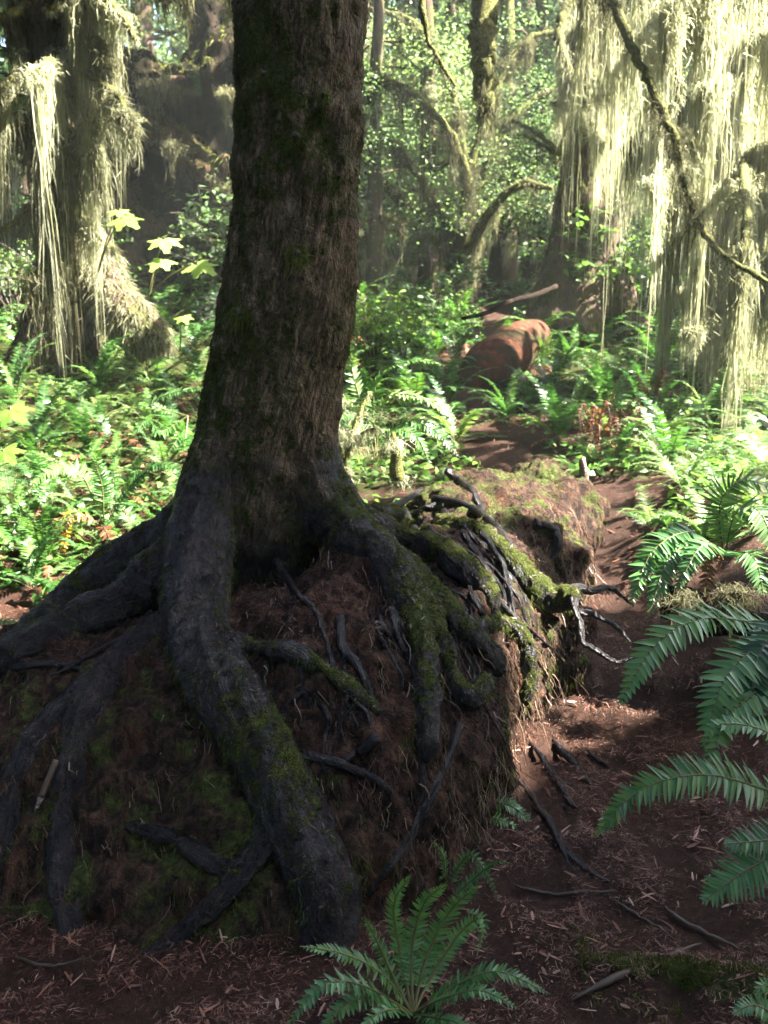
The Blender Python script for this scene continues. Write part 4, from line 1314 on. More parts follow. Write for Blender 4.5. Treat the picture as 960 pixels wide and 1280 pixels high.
# --- right tree with flared foot
rt_chain = pix_path([(744, -420, 12, 22), (738, -60, 12, 26), (735, 100, 12, 29), (733, 250, 12, 33), (728, 330, 12, 40), (722, 400, 12, 46), (720, 445, 12, 46)], 3)
rt_roots = [pix_path(L, 3) for L in (
    [(712, 300, 12, 22), (692, 365, 11.8, 20), (672, 420, 11.6, 17), (655, 450, 11.5, 12)],
    [(750, 310, 12, 22), (770, 375, 11.7, 20), (800, 425, 11.5, 17), (835, 455, 11.3, 10)],
    [(728, 340, 11.8, 22), (728, 400, 11.5, 20), (738, 450, 11.2, 16)],
    [(705, 350, 11.8, 16), (700, 410, 11.5, 15), (690, 455, 11.2, 12)])]
right_tree, rtrunk, V, Q, N = sdf_tree('mossy_tree', [rt_chain] + rt_roots, .05, 'brown tree with flared mossy foot behind the trail on the right', 'tree', M['bark_far'], at(722, 440, 12))
mb = MB()
fuzz(V, Q, N, (.2 + smooth(-.2, .7, pnoise(V * 2))) * (V[:, 2] < 6), 14000, .07, .010, mb, .9, .5)
mb.build('trunk_moss', M['moss_dark'], rtrunk, 'stuff')
mossy_branch(right_tree, [(728, 20, 11.8, 9), (750, 22, 11.4, 9), (768, 48, 11.2, 9), (777, 90, 11, 8), (773, 130, 11, 5)], 160, .5)
mossy_branch(right_tree, [(735, 90, 11.8, 7), (765, 120, 11.3, 6), (800, 150, 10.8, 5)], 420, .7)
mossy_branch(right_tree, [(735, -40, 11.7, 9), (705, 20, 11.4, 7), (700, 60, 11.2, 5), (735, 140, 11.2, 4)], 420, .8)
mossy_branch(right_tree, [(735, 110, 11.7, 6), (705, 128, 11.4, 5), (690, 130, 11.2, 3)], 160, .4)
mossy_branch(right_tree, [(740, 160, 11.7, 6), (765, 180, 11.4, 5), (785, 200, 11.2, 4)], 320, 1.0)
mossy_branch(right_tree, [(735, -160, 11.9, 12), (690, -140, 10.5, 11), (640, -90, 9, 10), (610, -40, 8.2, 14), (603, 40, 8, 16), (606, 100, 8, 14), (606, 140, 8, 8)], 700, .3, .012, 'moss_dark')
mossy_branch(right_tree, [(700, -130, 10.4, 7), (620, -100, 7.5, 6), (545, -60, 6.2, 5), (528, 0, 6, 5), (534, 45, 6, 3), (552, 80, 6, 2.5), (569, 108, 6, 1.5)], 200, .16, .007, 'moss_dark', spread=.015)
mossy_branch(right_tree, [(735, 200, 11.8, 4), (700, 190, 11.9, 3), (670, 165, 12.0, 3), (640, 150, 12.1, 2)], 120, .25, .008, 'moss_dark')
mossy_branch(right_tree, [(735, 180, 11.8, 4), (690, 186, 12, 3), (655, 168, 12.2, 2)], 120, .22, .008, 'moss_dark')

# --- second right tree carrying the moss curtains
r2c = pix_path([(925, -420, 9.2, 20), (925, -60, 9.2, 20), (928, 100, 9.2, 20), (930, 300, 9.2, 21), (928, 460, 9.2, 26), (926, 520, 9.2, 34)], 3)
moss_tree, mtrunk, V, Q, N = sdf_tree('mossy_tree', [r2c, pix_path([(920, 440, 9.1, 22), (895, 500, 8.9, 18), (870, 535, 8.8, 10)], 3)], .045, 'slim tree buried in long curtains of pale moss at the right edge', 'tree', M['bark_moss'], at(926, 520, 9.2))
mb = MB()
fuzz(V, Q, N, 1.0 * (V[:, 2] < 5.5) + 1e-6, 9000, .1, .011, mb, 1.0, .5)
mb.build('trunk_moss', M['moss'], mtrunk, 'stuff')
mossy_branch(moss_tree, [(915, -300, 9.0, 16), (820, -200, 8, 14), (750, -60, 7.3, 7), (775, 20, 7.1, 6), (800, 80, 7.0, 5.5), (825, 130, 6.9, 5), (848, 190, 6.8, 5), (860, 240, 6.8, 4.5), (885, 300, 6.7, 4), (920, 330, 6.6, 3.5), (985, 368, 6.5, 3)], 900, .24, .008, 'moss_dark')
curt = [
    ([(925, -60, 9.0, 8), (870, -70, 8.6, 7), (800, -60, 8.3, 6), (730, -40, 8, 4)], 900, 1.0),
    ([(925, 20, 9.0, 7), (880, 10, 8.8, 6), (830, 25, 8.6, 5), (790, 50, 8.4, 4)], 800, 1.0),
    ([(925, 60, 9.0, 8), (960, 40, 8.7, 7), (1010, 40, 8.5, 6)], 500, 1.2),
    ([(925, 110, 9.1, 7), (870, 120, 9.3, 6), (820, 150, 9.6, 5), (780, 190, 9.8, 3)], 800, .9),
    ([(925, 150, 9.0, 7), (890, 160, 8.7, 6), (850, 190, 8.4, 5), (815, 230, 8.2, 3)], 700, .9),
    ([(930, 190, 9.0, 6), (970, 180, 8.6, 5), (1010, 190, 8.4, 4)], 400, 1.2),
    ([(925, 250, 9.0, 7), (890, 270, 8.9, 6), (850, 300, 8.8, 5), (825, 330, 8.7, 3)], 700, 1.0),
    ([(930, 300, 9.0, 6), (960, 320, 8.6, 5), (1000, 350, 8.3, 4)], 500, 1.1),
    ([(925, 330, 9.1, 6), (890, 345, 9.5, 5), (845, 370, 9.8, 4)], 600, .8),
    ([(925, 380, 9.0, 6), (890, 395, 8.6, 5), (860, 420, 8.3, 4)], 360, .55),
    ([(930, -130, 9.0, 8), (940, -60, 7.6, 7), (900, -30, 7.2, 6), (850, -10, 7.0, 5), (835, 50, 7.0, 6), (850, 110, 7.0, 5), (838, 140, 7, 3)], 600, .8),
    ([(930, 200, 8.9, 6), (934, 260, 7.2, 6), (928, 330, 6.9, 5), (926, 360, 6.8, 3)], 300, .95),
]
curt += [
    ([(930, 230, 9.0, 6), (900, 235, 8.6, 5), (860, 250, 8.45, 4)], 420, .8),
    ([(930, 240, 9.0, 6), (950, 245, 8.6, 5), (985, 250, 8.45, 4)], 420, .8),
    ([(930, 320, 9.0, 6), (910, 325, 8.6, 5), (870, 340, 8.45, 4)], 420, .75),
    ([(930, 340, 9.0, 6), (950, 345, 8.6, 5), (985, 360, 8.45, 4)], 420, .75),
    ([(925, -20, 9.0, 6), (900, -20, 8.55, 5), (865, 0, 8.4, 4)], 420, 1.2),
    ([(925, 100, 9.0, 6), (905, 100, 8.5, 5), (880, 110, 8.3, 4)], 420, 1.2),
    ([(925, 20, 9.0, 6), (860, 10, 9.4, 5), (800, 20, 9.8, 4), (765, 40, 10, 3)], 500, 1.3),
    ([(925, 230, 9.1, 6), (870, 235, 9.5, 5), (815, 255, 9.8, 4)], 420, .8),
]
for L, n, l in curt: mossy_branch(moss_tree, L, int(n * 1.7), l, .0125)

# --- left tree draped in moss
ltc = pix_path([(78, -420, 9.6, 27), (80, -60, 9.6, 30), (84, 120, 9.6, 32), (84, 300, 9.6, 34), (82, 420, 9.6, 38), (80, 475, 9.6, 44)], 3)
left_tree, ltrunk, V, Q, N = sdf_tree('mossy_tree', [ltc, pix_path([(105, 300, 9.6, 26), (135, 360, 9.4, 24), (175, 410, 9.2, 20), (205, 425, 9.1, 10)], 3), pix_path([(60, 380, 9.5, 22), (35, 440, 9.3, 18), (10, 475, 9.2, 10)], 3)], .045, 'tree on the left draped from top to foot in olive hanging moss', 'tree', M['bark_far'], at(80, 470, 9.6))
mb = MB()
fuzz(V, Q, N, 1.0 * (V[:, 2] < 5.5) * smooth(-.5, .3, pnoise(V * 1.7)) + 1e-6, 12000, .11, .011, mb, 1.0, .5)
mb.build('trunk_moss', M['moss_dark'], ltrunk, 'stuff')
mb = MB()
sel = smooth(60 / FPX * 9, 0, 0 * V[:, 0]) * 0 + (V[:, 0] > at(118, 380, 9.4)[0]) * (V[:, 2] < at(118, 310, 9.4)[2])  # paler moss hairs on this root, coloured for its sunlit white slope
fuzz(V, Q, N, sel + 1e-6, 2600, .09, .014, mb, .9, .8)
mb.build('root_moss', M['moss'], left_tree, 'stuff')
lc = [
    ([(80, -60, 9.5, 8), (130, -50, 9.2, 7), (200, -20, 9, 6), (310, -12, 8.9, 4)], 1100, .5, 'moss_dark'),
    ([(80, 0, 9.5, 8), (110, -10, 9.0, 7), (150, 20, 8.8, 6), (170, 50, 8.7, 3)], 800, 1.0, 'moss'),
    ([(80, 20, 9.5, 8), (50, 0, 9.1, 7), (10, 20, 8.8, 6), (-60, 50, 8.6, 3)], 700, 1.3, 'moss_dark'),
    ([(80, 90, 9.5, 7), (110, 90, 9.0, 6), (145, 120, 8.7, 5), (165, 150, 8.6, 3)], 620, .45, 'moss'),
    ([(80, 120, 9.5, 7), (100, 130, 9.1, 6), (125, 160, 8.8, 4)], 600, 1.0, 'moss'),
    ([(80, 140, 9.5, 7), (40, 150, 9.1, 6), (-30, 180, 8.8, 4)], 700, 1.1, 'moss_dark'),
    ([(80, 200, 9.5, 6), (110, 215, 9.1, 6), (130, 240, 8.9, 3)], 500, .7, 'moss'),
    ([(80, 240, 9.4, 6), (50, 255, 9.1, 5), (0, 290, 8.8, 3)], 420, .7, 'moss_dark'),
    ([(80, 60, 9.5, 6), (60, 80, 8.7, 6), (30, 100, 8.4, 4)], 500, .9, 'moss'),
    ([(80, 260, 9.4, 5), (105, 275, 9.1, 5), (125, 300, 8.9, 3)], 360, .5, 'moss'),
]
lc += [
    ([(80, 330, 9.4, 5), (60, 335, 9.1, 5), (30, 350, 8.9, 3)], 400, .5, 'moss_dark'),
    ([(80, 160, 9.4, 5), (90, 170, 9.05, 5), (75, 190, 8.9, 3)], 600, 1.1, 'moss_dark'),
    ([(80, -20, 9.4, 6), (95, -10, 8.95, 5), (60, 10, 8.8, 4)], 700, 1.3, 'moss'),
    ([(80, 40, 9.4, 6), (120, 50, 8.95, 5), (140, 90, 8.8, 4)], 700, 1.1, 'moss_dark'),
    ([(80, 100, 9.4, 6), (30, 90, 8.95, 5), (-10, 120, 8.8, 4)], 600, 1.2, 'moss'),
]
for L, n, l, m in lc: mossy_branch(left_tree, L, n, l, .0125, m)

# --- giant dark stump behind the left tree
Ys = 15
stump_ch = [pix_path(L, 3) for L in (
    [(282, -380, 16, 34), (280, -60, 15.8, 36), (276, 60, 15.6, 40), (262, 110, 15.4, 42)],
    [(160, 100, 15.2, 24), (215, 112, 15.1, 28), (285, 118, 15.2, 34)],
    [(180, 150, 15.0, 16), (232, 196, 14.8, 17), (288, 236, 14.7, 20), (306, 320, 14.6, 24), (300, 390, 14.6, 28)],
    [(158, 110, 15.3, 24), (148, 210, 15.3, 22), (146, 320, 15.1, 25), (160, 385, 14.9, 28)],
    [(230, 180, 16.4, 60), (225, 300, 16.4, 70), (220, 380, 16.4, 60)],
    [(165, 275, 15.1, 12), (215, 290, 15.0, 16), (250, 330, 14.9, 18), (275, 385, 14.7, 18)])]
stump, sbody, V, Q, N = sdf_tree('rotten_stump', stump_ch, .055, 'huge dark hollow stump with arching roots behind the left tree', 'stump', M['bark_dark'], at(220, 385, 15), amp=.2, freq=2.0,
                                 part_names=['trunk', 'overhang', 'root', 'root', 'back_wall', 'root'])
mb = MB()
fuzz(V, Q, N, smooth(.2, .8, N[:, 2]) * (V[:, 1] < 16) + 1e-6, 5000, .12, .015, mb, .5, .8)
mb.build('stump_moss', M['moss_green'], stump, 'stuff')
mb = MB()
curtain(mb, np.array([at(150, 92, 14.7), at(200, 108, 14.6), at(250, 112, 14.6), at(300, 118, 14.6)]), 900, .4, .014, spread=.1)
curtain(mb, np.array([at(180, 150, 14.6), at(232, 196, 14.4), at(285, 236, 14.3), at(303, 300, 14.2)]), 500, .25, .012, spread=.08)
mb.build('hanging_moss', M['moss_dark'], stump, 'stuff')
b = (222, 95, 14.9)
pix_fern('sword_fern', b, 'fern on top of the dark stump with hanging rusty dead fronds', [
    ([b, (212, 95, 14.8), (205, 98, 14.7), (197, 112, 14.6)], 6, dict(pairs=16, cols=1, upv=cu)),
    ([b, (228, 82, 14.8), (240, 84, 14.7), (250, 96, 14.6)], 6, dict(pairs=16, cols=1, upv=cu)),
    ([b, (222, 80, 14.9), (215, 75, 14.8), (205, 82, 14.7)], 6, dict(pairs=16, cols=1, upv=cu)),
    ([b, (232, 92, 14.8), (245, 100, 14.7), (252, 125, 14.6)], 6, dict(pairs=16, cols=1, upv=cu))] + [
    ([b, (222 + dx * .5, 96, 14.6), (222 + dx, 118, 14.5), (222 + dx * 1.15, 150 - abs(dx) * .6 + (dx * 7) % 15, 14.5)], 1.6, dict(pairs=26, cols=1, upv=(.4, -.6, .5), ragged=.7, droop=1.2, mats=[M['dead'], M['dstem']], label='hanging rusty frond')) for dx in (-17, -12, -7, -3, 1, 6, 10, 15, 19)], FD)

# ---------------------------------------------------------------- shrubs and broad leaves
def leaf_cards(mb, P, L, W, mi=0, up=.55, cols=2, droop=.15):
    n = len(P)
    d = unit(rng.normal(size=(n, 3)) * np.array([1, 1, .35]) + np.array([0, 0, -.2]))
    nn = unit(rng.normal(size=(n, 3)) * (1 - up) + np.array([0, 0, up]))
    s = unit(np.cross(d, nn))
    nn = np.cross(s, d)
    LL = L * rng.uniform(.6, 1.3, n)
    add_pinnae(mb, P, d, s, nn, LL, LL * W / L, np.full(n, droop), cols, mi)

def shrub_mesh(h, nst, nleaf, ll, mats, spread=.6):
    mb = MB()
    for i in range(nst):
        a = rng.uniform(0, 2 * np.pi); ln = h * rng.uniform(.6, 1.1)
        c, s = math.cos(a), math.sin(a)
        t = np.linspace(0, 1, 7)
        sp = spread * rng.uniform(.4, 1.1) * h
        P = np.stack([c * sp * t ** 1.4, s * sp * t ** 1.4, ln * (t - .25 * t ** 3)], 1) + np.cumsum(rng.normal(size=(7, 3)) * .02 * h, 0)
        V, F = tube(P, np.linspace(.008, .0025, 7) * max(h, .6), 5, cap=False)
        mb.add(V, F, 1)
        for j in range(5):
            k = rng.uniform(.35, .98)
            b = np.array([np.interp(k, t, P[:, c_]) for c_ in range(3)])
            d = unit(rng.normal(size=3) * np.array([1, 1, .4]) + np.array([c, s, 0]) * .4)
            e = b + d * h * rng.uniform(.15, .35)
            V, F = tube(np.linspace(b, e, 3), [.004 * h, .003 * h, .0015 * h], 4, cap=False)
            mb.add(V, F, 1)
            m = nleaf // (nst * 5)
            q = rng.uniform(.1, 1.05, m)[:, None]
            leaf_cards(mb, b + (e - b) * q + rng.normal(size=(m, 3)) * ll * .5, ll, ll * .55, 0, .6)
    return mb.mesh('foliage', mats)
SH = [shrub_mesh(1.1, 9, 800, .055, [M['leaf'], M['dstem']]), shrub_mesh(1.3, 10, 900, .06, [M['far'], M['dstem']]), shrub_mesh(.9, 10, 700, .05, [M['far_dark'], M['dstem']])]
def put_shrub(k, p, s, label, group=None):
    o = bpy.data.objects.new('leafy_shrub', SH[k])
    COL.objects.link(o)
    o.location = [float(x) for x in p]
    o.rotation_euler = (0, 0, random.uniform(0, 6.28))
    o.scale = (s, s, s)
    return tag(o, label, 'shrub', group)
p = on_ground(505, 470)
put_shrub(0, (p[0], p[1], p[2] - .03), .95, 'small leafy shrub with bright leaves right of the big trunk')
p = on_ground(570, 440)
put_shrub(0, (p[0], p[1], p[2] - .03), .75, 'low leafy shrub beside the reddish bank of the trail')
p = on_ground(470, 468)
put_shrub(0, (p[0], p[1], p[2] - .03), 1.15, 'taller leafy shrub touching the right side of the big trunk')
p = on_ground(545, 425)
put_shrub(1, (p[0], p[1], p[2] - .03), 1.05, 'dense leafy shrub behind the arching lit fern')
GS = 'shrubs on the hillside behind'
spots = 0
for _ in range(600):
    if spots >= 46: break
    p = on_ground(random.choice([random.uniform(430, 720), random.uniform(265, 320), random.uniform(-40, 110), random.uniform(430, 980)]), random.uniform(255, 440))
    if p is None or p[1] > 26 or p[1] < 8.5 or path_d(p[0], p[1]) < .6: continue
    if not ok_spot(p, .7): continue
    k = random.choice([0, 1, 1, 2, 2])
    put_shrub(k, (p[0], p[1], gz1(p[0], p[1]) - .05), random.uniform(.8, 1.7), 'green leafy shrub on the hillside among the far trees', GS)
    spots += 1

def lobed_leaf(mb, c, d, n, size, lobes=5, mi=0):
    """a maple-like leaf: pointed lobes round the stalk, slightly cupped"""
    d = unit(d); n = unit(n - d * np.dot(n, d)); s = np.cross(d, n)
    m = lobes * 8
    a = np.linspace(-2.5, 2.5, m + 1)
    ph = (a + 2.5) / 5.0 * lobes
    k = np.abs((ph % 1) - .5) * 2
    rad = size * (.62 + .42 * (1 - k) ** 1.2) * (1 - .18 * np.abs(a) / 2.5)
    rad = rad * (1 + .07 * np.where(np.arange(m + 1) % 2, 1, -1))
    rim = c + d * (size * .25 + rad * np.cos(a))[:, None] + s * (rad * np.sin(a))[:, None] - n * (.22 * rad ** 2 / size + .04 * size * np.cos(a * lobes))[:, None]
    mid = c + d * (size * .25 + .5 * rad * np.cos(a))[:, None] + s * (.5 * rad * np.sin(a))[:, None] + n * (.03 * size * np.cos(ph * 2 * np.pi))[:, None]
    V = np.vstack([c + d * size * .2, mid, rim])
    i = np.arange(m)
    T = np.stack([np.zeros(m, int), 1 + i, 2 + i], 1)
    Q = np.stack([1 + i, m + 2 + i, m + 3 + i, 2 + i], 1)
    mb.add(V, [T, Q], mi)

def leafy_plant(name, base, label, leaves, m, cat='plant'):
    b = at(*base)
    root = thing(name, b, label, cat)
    hub = None
    for px, py, Y, sz, tilt, dirx in leaves:
        c = at(px, py, Y)
        mb = MB()
        lobed_leaf(mb, c, np.array([dirx, -.5, -.25]), np.array([0, -tilt, 1.0]), pr(sz, py, Y))
        lf = mb.build('leaf', m, root)
        P = catmull(np.array([b, b * .5 + c * .5 + np.array([0, .0, .05]), c + np.array([0, 0, -.01]), c + unit(np.array([dirx, -.5, -.25])) * pr(sz, py, Y) * .2]), 5)
        V, F = tube(P, np.linspace(.008, .004, len(P)), 5, cap=False)
        MB().add(V, F).build('stem', M['stem'], root)
    return root
leafy_plant('broadleaf_plant', (185, 372, 8.6), 'tall plant with broad sunlit leaves in front of the dark stump', [(205, 298, 8.6, 27, .35, .15), (206, 324, 8.5, 24, .5, -.3), (243, 330, 8.5, 28, .6, .8)], M['maple'])
leafy_plant('broadleaf_plant', (120, 350, 9.0), 'bright broad leaves sticking out right of the left tree', [(150, 272, 8.3, 27, .6, .7), (148, 262, 8.4, 18, .4, .2)], M['maple'])
leafy_plant('broadleaf_plant', (225, 440, 8.2), 'pale yellowish broad leaf low beside the big trunk', [(228, 395, 8.1, 15, .6, .3)], M['maple'])
leafy_plant('maple_sapling', (-30, 640, 5.0), 'maple sapling with big bright green leaves at the left edge', [(10, 510, 4.9, 30, .7, .6), (2, 562, 4.9, 27, .8, .5), (-30, 530, 5, 26, .5, .2), (-20, 600, 4.9, 22, .6, .5)], M['maple_green'])
leafy_plant('small_seedling', (500, 852, 2.93), 'tiny seedling with green leaves on the log face', [(503, 845, 2.88, 7, .8, .4), (512, 856, 2.87, 8, .9, .6), (516, 868, 2.86, 6, .9, -.2), (490, 843, 2.88, 6, .8, -.4)], M['fern_dark'], 'seedling')

# ---------------------------------------------------------------- fallen wood behind
def fallen(name, L, label, m, cat='log', rough=.3, seg=14, freq=4, pts=6):
    A = pix_path(L, pts)
    V, F = tube(A[:, :3], A[:, 3], seg, rough, freq)
    return tag(MB().add(V, F).build(name, M[m]), label, cat)
fallen('fallen_log', [(668, 420, 10.6, 20), (650, 430, 10.2, 27), (622, 452, 9.7, 30), (602, 468, 9.4, 28), (588, 480, 9.2, 20), (582, 486, 9.1, 8)], 'crumbling reddish log at the foot of the right tree beside the trail', 'red_wood', rough=.16, seg=48, pts=22, freq=1.3)
fallen('fallen_branch', [(695, 358, 10.5, 3), (668, 369, 10.2, 3), (640, 376, 10, 3), (608, 391, 9.7, 3), (578, 398, 9.4, 2)], 'thin dark fallen branch above the reddish log', 'bark_dark', 'branch')
fallen('fallen_log', [(478, 228, 14, 6), (500, 250, 14, 6), (525, 272, 13.8, 6), (550, 298, 13.6, 5)], 'short mossy fallen log slanting across the hillside at centre', 'bark_far')
lean = thing('leaning_tree', at(500, 330, 15.5), 'dark leaning mossy trunk bending up to the right on the hillside', 'tree')
A = pix_path([(505, 340, 15.5, 9), (535, 270, 15.2, 11), (555, 225, 15, 12), (590, 190, 14.8, 12), (620, 160, 14.6, 10), (635, 90, 14.5, 8), (632, -60, 14.5, 6)], 6)
V, F = tube(A[:, :3], A[:, 3], 12, .35, 3); MB().add(V, F).build('trunk', M['bark_moss'], lean)
mossy_branch(lean, [(600, 180, 14.7, 5), (640, 170, 14.5, 4), (690, 200, 14.3, 3)], 260, .5, .016, 'moss_dark')
mossy_branch(lean, [(575, 205, 14.9, 5), (540, 150, 15, 4), (500, 120, 15.1, 3), (460, 110, 15.2, 2)], 420, .7, .016, 'moss_dark')
stub = thing('stub', at(730, 603, 6.0), 'small pale pointed stump standing at the far end of the log', 'stump')
A = pix_path([(731, 604, 6.0, 6), (730, 590, 6.0, 6), (728, 578, 6.0, 4.5), (730, 571, 6.0, 2)], 4)
V, F = tube(A[:, :3], A[:, 3], 10, .3, 12); MB().add(V, F).build('trunk', M['grey_wood'], stub)
vm = thing('vine_maple', at(575, 345, 13.2), 'vine maple with many arching limbs hung with pale moss behind the trail', 'tree')
for L, n, l in [
    ([(575, 345, 13.2, 8), (560, 290, 13.0, 7), (530, 230, 12.6, 6), (490, 180, 12.3, 5), (450, 160, 12.2, 3)], 700, .5),
    ([(570, 320, 13.1, 7), (585, 250, 12.8, 6), (570, 180, 12.5, 5), (520, 120, 12.3, 4), (460, 90, 12.2, 3)], 800, .6),
    ([(575, 330, 13.1, 7), (610, 270, 12.8, 6), (650, 230, 12.6, 5), (690, 235, 12.4, 3)], 500, .5),
    ([(578, 310, 13.2, 6), (600, 230, 13.4, 5), (640, 150, 13.6, 5), (690, 110, 13.8, 3)], 600, .5),
    ([(570, 330, 13.1, 6), (530, 290, 12.8, 5), (480, 270, 12.5, 4), (445, 275, 12.3, 3)], 500, .4),
    ([(580, 200, 13, 5), (560, 100, 13.2, 5), (520, 30, 13.4, 4), (460, 10, 13.5, 3)], 700, .6),
    ([(585, 220, 13, 5), (620, 110, 13.2, 5), (660, 50, 13.4, 4), (700, 40, 13.5, 3)], 600, .6),
]: mossy_branch(vm, L, n, l, .013, 'moss_dark', name='limb', spread=.06)
# dark mossy log under the right-hand ferns
rlog = fallen('fallen_log', [(830, 752, 3.75, 24), (900, 765, 3.7, 30), (990, 775, 3.6, 34)], 'dark log end hidden under the ferns at the right edge', 'bark_dark', rough=.35, seg=18)
mb = MB()
Pm = np.array([at(850, 745, 3.55), at(900, 735, 3.45), at(960, 745, 3.4)])
curtain(mb, Pm, 260, .13, .006, spread=.02)
mb.build('hanging_moss', M['moss_dark'], rlog, 'stuff')

twb = thing('mossy_branch', at(425, 600, 4.9), 'fallen mossy branch with pale moss hanging just right of the big trunk', 'branch')
mossy_branch(twb, [(425, 600, 4.9, 4), (436, 560, 4.95, 4), (446, 525, 5.0, 3), (462, 490, 5.05, 2)], 60, .09, .005, 'moss', name='stem', spread=.012)
mossy_branch(twb, [(436, 560, 4.93, 3), (455, 540, 4.9, 2), (470, 535, 4.85, 1.5)], 40, .08, .005, 'moss', name='side_branch', spread=.012)
mossy_branch(twb, [(430, 580, 4.9, 4), (420, 540, 4.8, 3), (425, 500, 4.75, 2)], 70, .16, .005, 'moss', name='side_branch', spread=.015)
cone = thing('moss_stub', at(495, 592, 5.0), 'small pointed stub wrapped in pale moss behind the log', 'stump')
A = pix_path([(497, 600, 5.0, 9), (495, 570, 5.0, 7), (491, 540, 5.0, 3)], 5)
V, F = tube(A[:, :3], A[:, 3], 9, .3, 12); co = MB().add(V, F).build('stem', M['bark_moss'], cone)
mb = MB(); curtain(mb, A[:, :3], 160, .06, .004, spread=.012); mb.build('hanging_moss', M['moss'], co, 'stuff')

# ---------------------------------------------------------------- far trees
def crown_mesh(kind, seed):
    mb = MB()
    if kind == 'conifer':
        for lev in range(26):
            z = 1.2 + lev * .36
            rr = 2.1 * (1 - lev / 30) * rng.uniform(.7, 1.1)
            for a in rng.uniform(0, 6.28, 4):
                t = np.linspace(0, 1, 6)
                P = np.stack([np.cos(a) * rr * t, np.sin(a) * rr * t, z + .25 * t - .75 * t ** 2], 1)
                V, F = tube(P, np.linspace(.03, .006, 6), 4, cap=False)
                mb.add(V, F, 1)
                m = 46
                q = rng.uniform(.15, 1, m)
                B = np.stack([np.interp(q, t, P[:, c]) for c in range(3)], 1) + rng.normal(size=(m, 3)) * np.array([.14, .14, .05])
                leaf_cards(mb, B, .16, .045, 0, .6, 2, .3)
    else:
        for i in range(15):
            a = rng.uniform(0, 6.28); z0 = rng.uniform(2.2, 7)
            ln = rng.uniform(1.4, 2.9)
            t = np.linspace(0, 1, 7)
            P = np.stack([np.cos(a) * ln * t, np.sin(a) * ln * t, z0 + 1.1 * t - .9 * t ** 2], 1) + np.cumsum(rng.normal(size=(7, 3)) * .06, 0)
            V, F = tube(P, np.linspace(.06, .01, 7), 5, .3, 5, cap=False)
            mb.add(V, F, 1)
            for j in range(9):
                c = P[rng.integers(2, 7)] + rng.normal(size=3) * np.array([.5, .5, .3])
                m = 64
                leaf_cards(mb, c + rng.normal(size=(m, 3)) * np.array([.36, .36, .18]), .085, .06, 0, .6, 2)
    return mb
CR = []
for k, kind in enumerate(['conifer', 'broad', 'conifer', 'broad']):
    mb = crown_mesh(kind, k)
    CR.append((mb.mesh('crown', [M['far_dark'] if kind == 'conifer' else M['far'], M['bark_far']]), kind))
ms = []
for k in range(2):
    mb = MB()
    for lev in range(16):
        a = rng.uniform(0, 6.28); z = rng.uniform(1.5, 7); rr = rng.uniform(.9, 1.8)
        t = np.linspace(0, 1, 6)
        P = np.stack([np.cos(a) * rr * t, np.sin(a) * rr * t, z + .25 * t - .75 * t ** 2], 1)
        curtain(mb, P, 240, .5, .016, spread=.07)
    ms.append(mb.mesh('hanging_moss', M['moss']))
tm_ = []
for k in range(2):
    zz = np.linspace(-.5, 13, 26)
    P = np.stack([np.cumsum(rng.normal(size=26) * .03), np.cumsum(rng.normal(size=26) * .03), zz], 1)
    V, F = tube(P, np.interp(zz, [-.5, .3, 1.5, 13], [.5, .36, .25, .1]), 14, .25, 3)
    tm_.append(MB().add(V, F).mesh('trunk', M['bark_far']))
GF_ = 'trees standing on the far hillside'
n_t = 0
def far_tree(x, y, s, k, moss, label, group):
    kind = CR[k][1]
    r = thing('conifer_tree' if kind == 'conifer' else 'leafy_tree', (x, y, gz1(x, y) - .05), label if s > .65 else 'small mossy understory maple on the shady slope behind the big trunk', 'tree', group if s > .65 else 'small trees on the slope behind')
    r.rotation_euler = (0, 0, random.uniform(0, 6.28)); r.scale = (s, s, s)
    for nm, me in (('trunk', tm_[k % 2]), ('crown', CR[k][0])) + ((('hanging_moss', ms[k % 2]),) if moss else ()):
        o = bpy.data.objects.new(nm, me); COL.objects.link(o); o.parent = r
        if nm == 'hanging_moss': o['kind'] = 'stuff'
for px, Y, s, k in [(470, 17, .9, 0), (560, 20, 1.0, 1), (650, 18, .9, 2), (690, 22, 1.1, 3), (500, 25, 1.2, 3), (600, 27, 1.2, 0), (430, 22, 1.0, 1), (760, 20, 1.0, 0), (840, 22, 1.1, 1), (900, 19, 1.0, 2),
                    (980, 24, 1.2, 3), (200, 22, 1.1, 1), (140, 26, 1.2, 0), (60, 20, 1.0, 3), (10, 17, .9, 2), (-60, 22, 1.1, 1), (330, 24, 1.1, 2), (250, 28, 1.3, 3), (540, 33, 1.5, 2), (680, 34, 1.5, 1), (800, 32, 1.5, 0), (400, 32, 1.5, 3), (940, 33, 1.5, 1), (60, 33, 1.5, 2), (620, 16, .7, 1), (470, 12.5, .42, 3), (530, 13.5, .5, 1), (585, 14.5, .5, 3), (660, 15, .55, 1), (690, 14, .45, 3), (560, 17.5, .6, 3), (500, 16.5, .6, 2), (645, 21, .8, 3), (450, 14.5, .6, 1)]:
    x = (px - 480) / FPX * Y
    far_tree(x, Y, s, k, Y < 28, 'conifer with drooping dark boughs on the far hillside' if CR[k][1] == 'conifer' else 'leafy green tree on the far hillside', GF_)
# far wood beyond
mb = MB()
n = 9000
y = rng.uniform(36, 55, n); x = rng.uniform(-.6, .6, n) * y
z = gz(x, y, False) + 12 * rng.uniform(0, 1, n) ** 1.2
ok = fbm(np.stack([x * .35, y * .35, z * .35], 1), 2) > -.12
leaf_cards(mb, np.stack([x, y, z], 1)[ok], .75, .5, 0, .5, 2)
tag(mb.build('far_wood', M['far']), 'mass of leaves tinted pale for haze, closing the view behind the far trees', 'wood', kind='stuff')

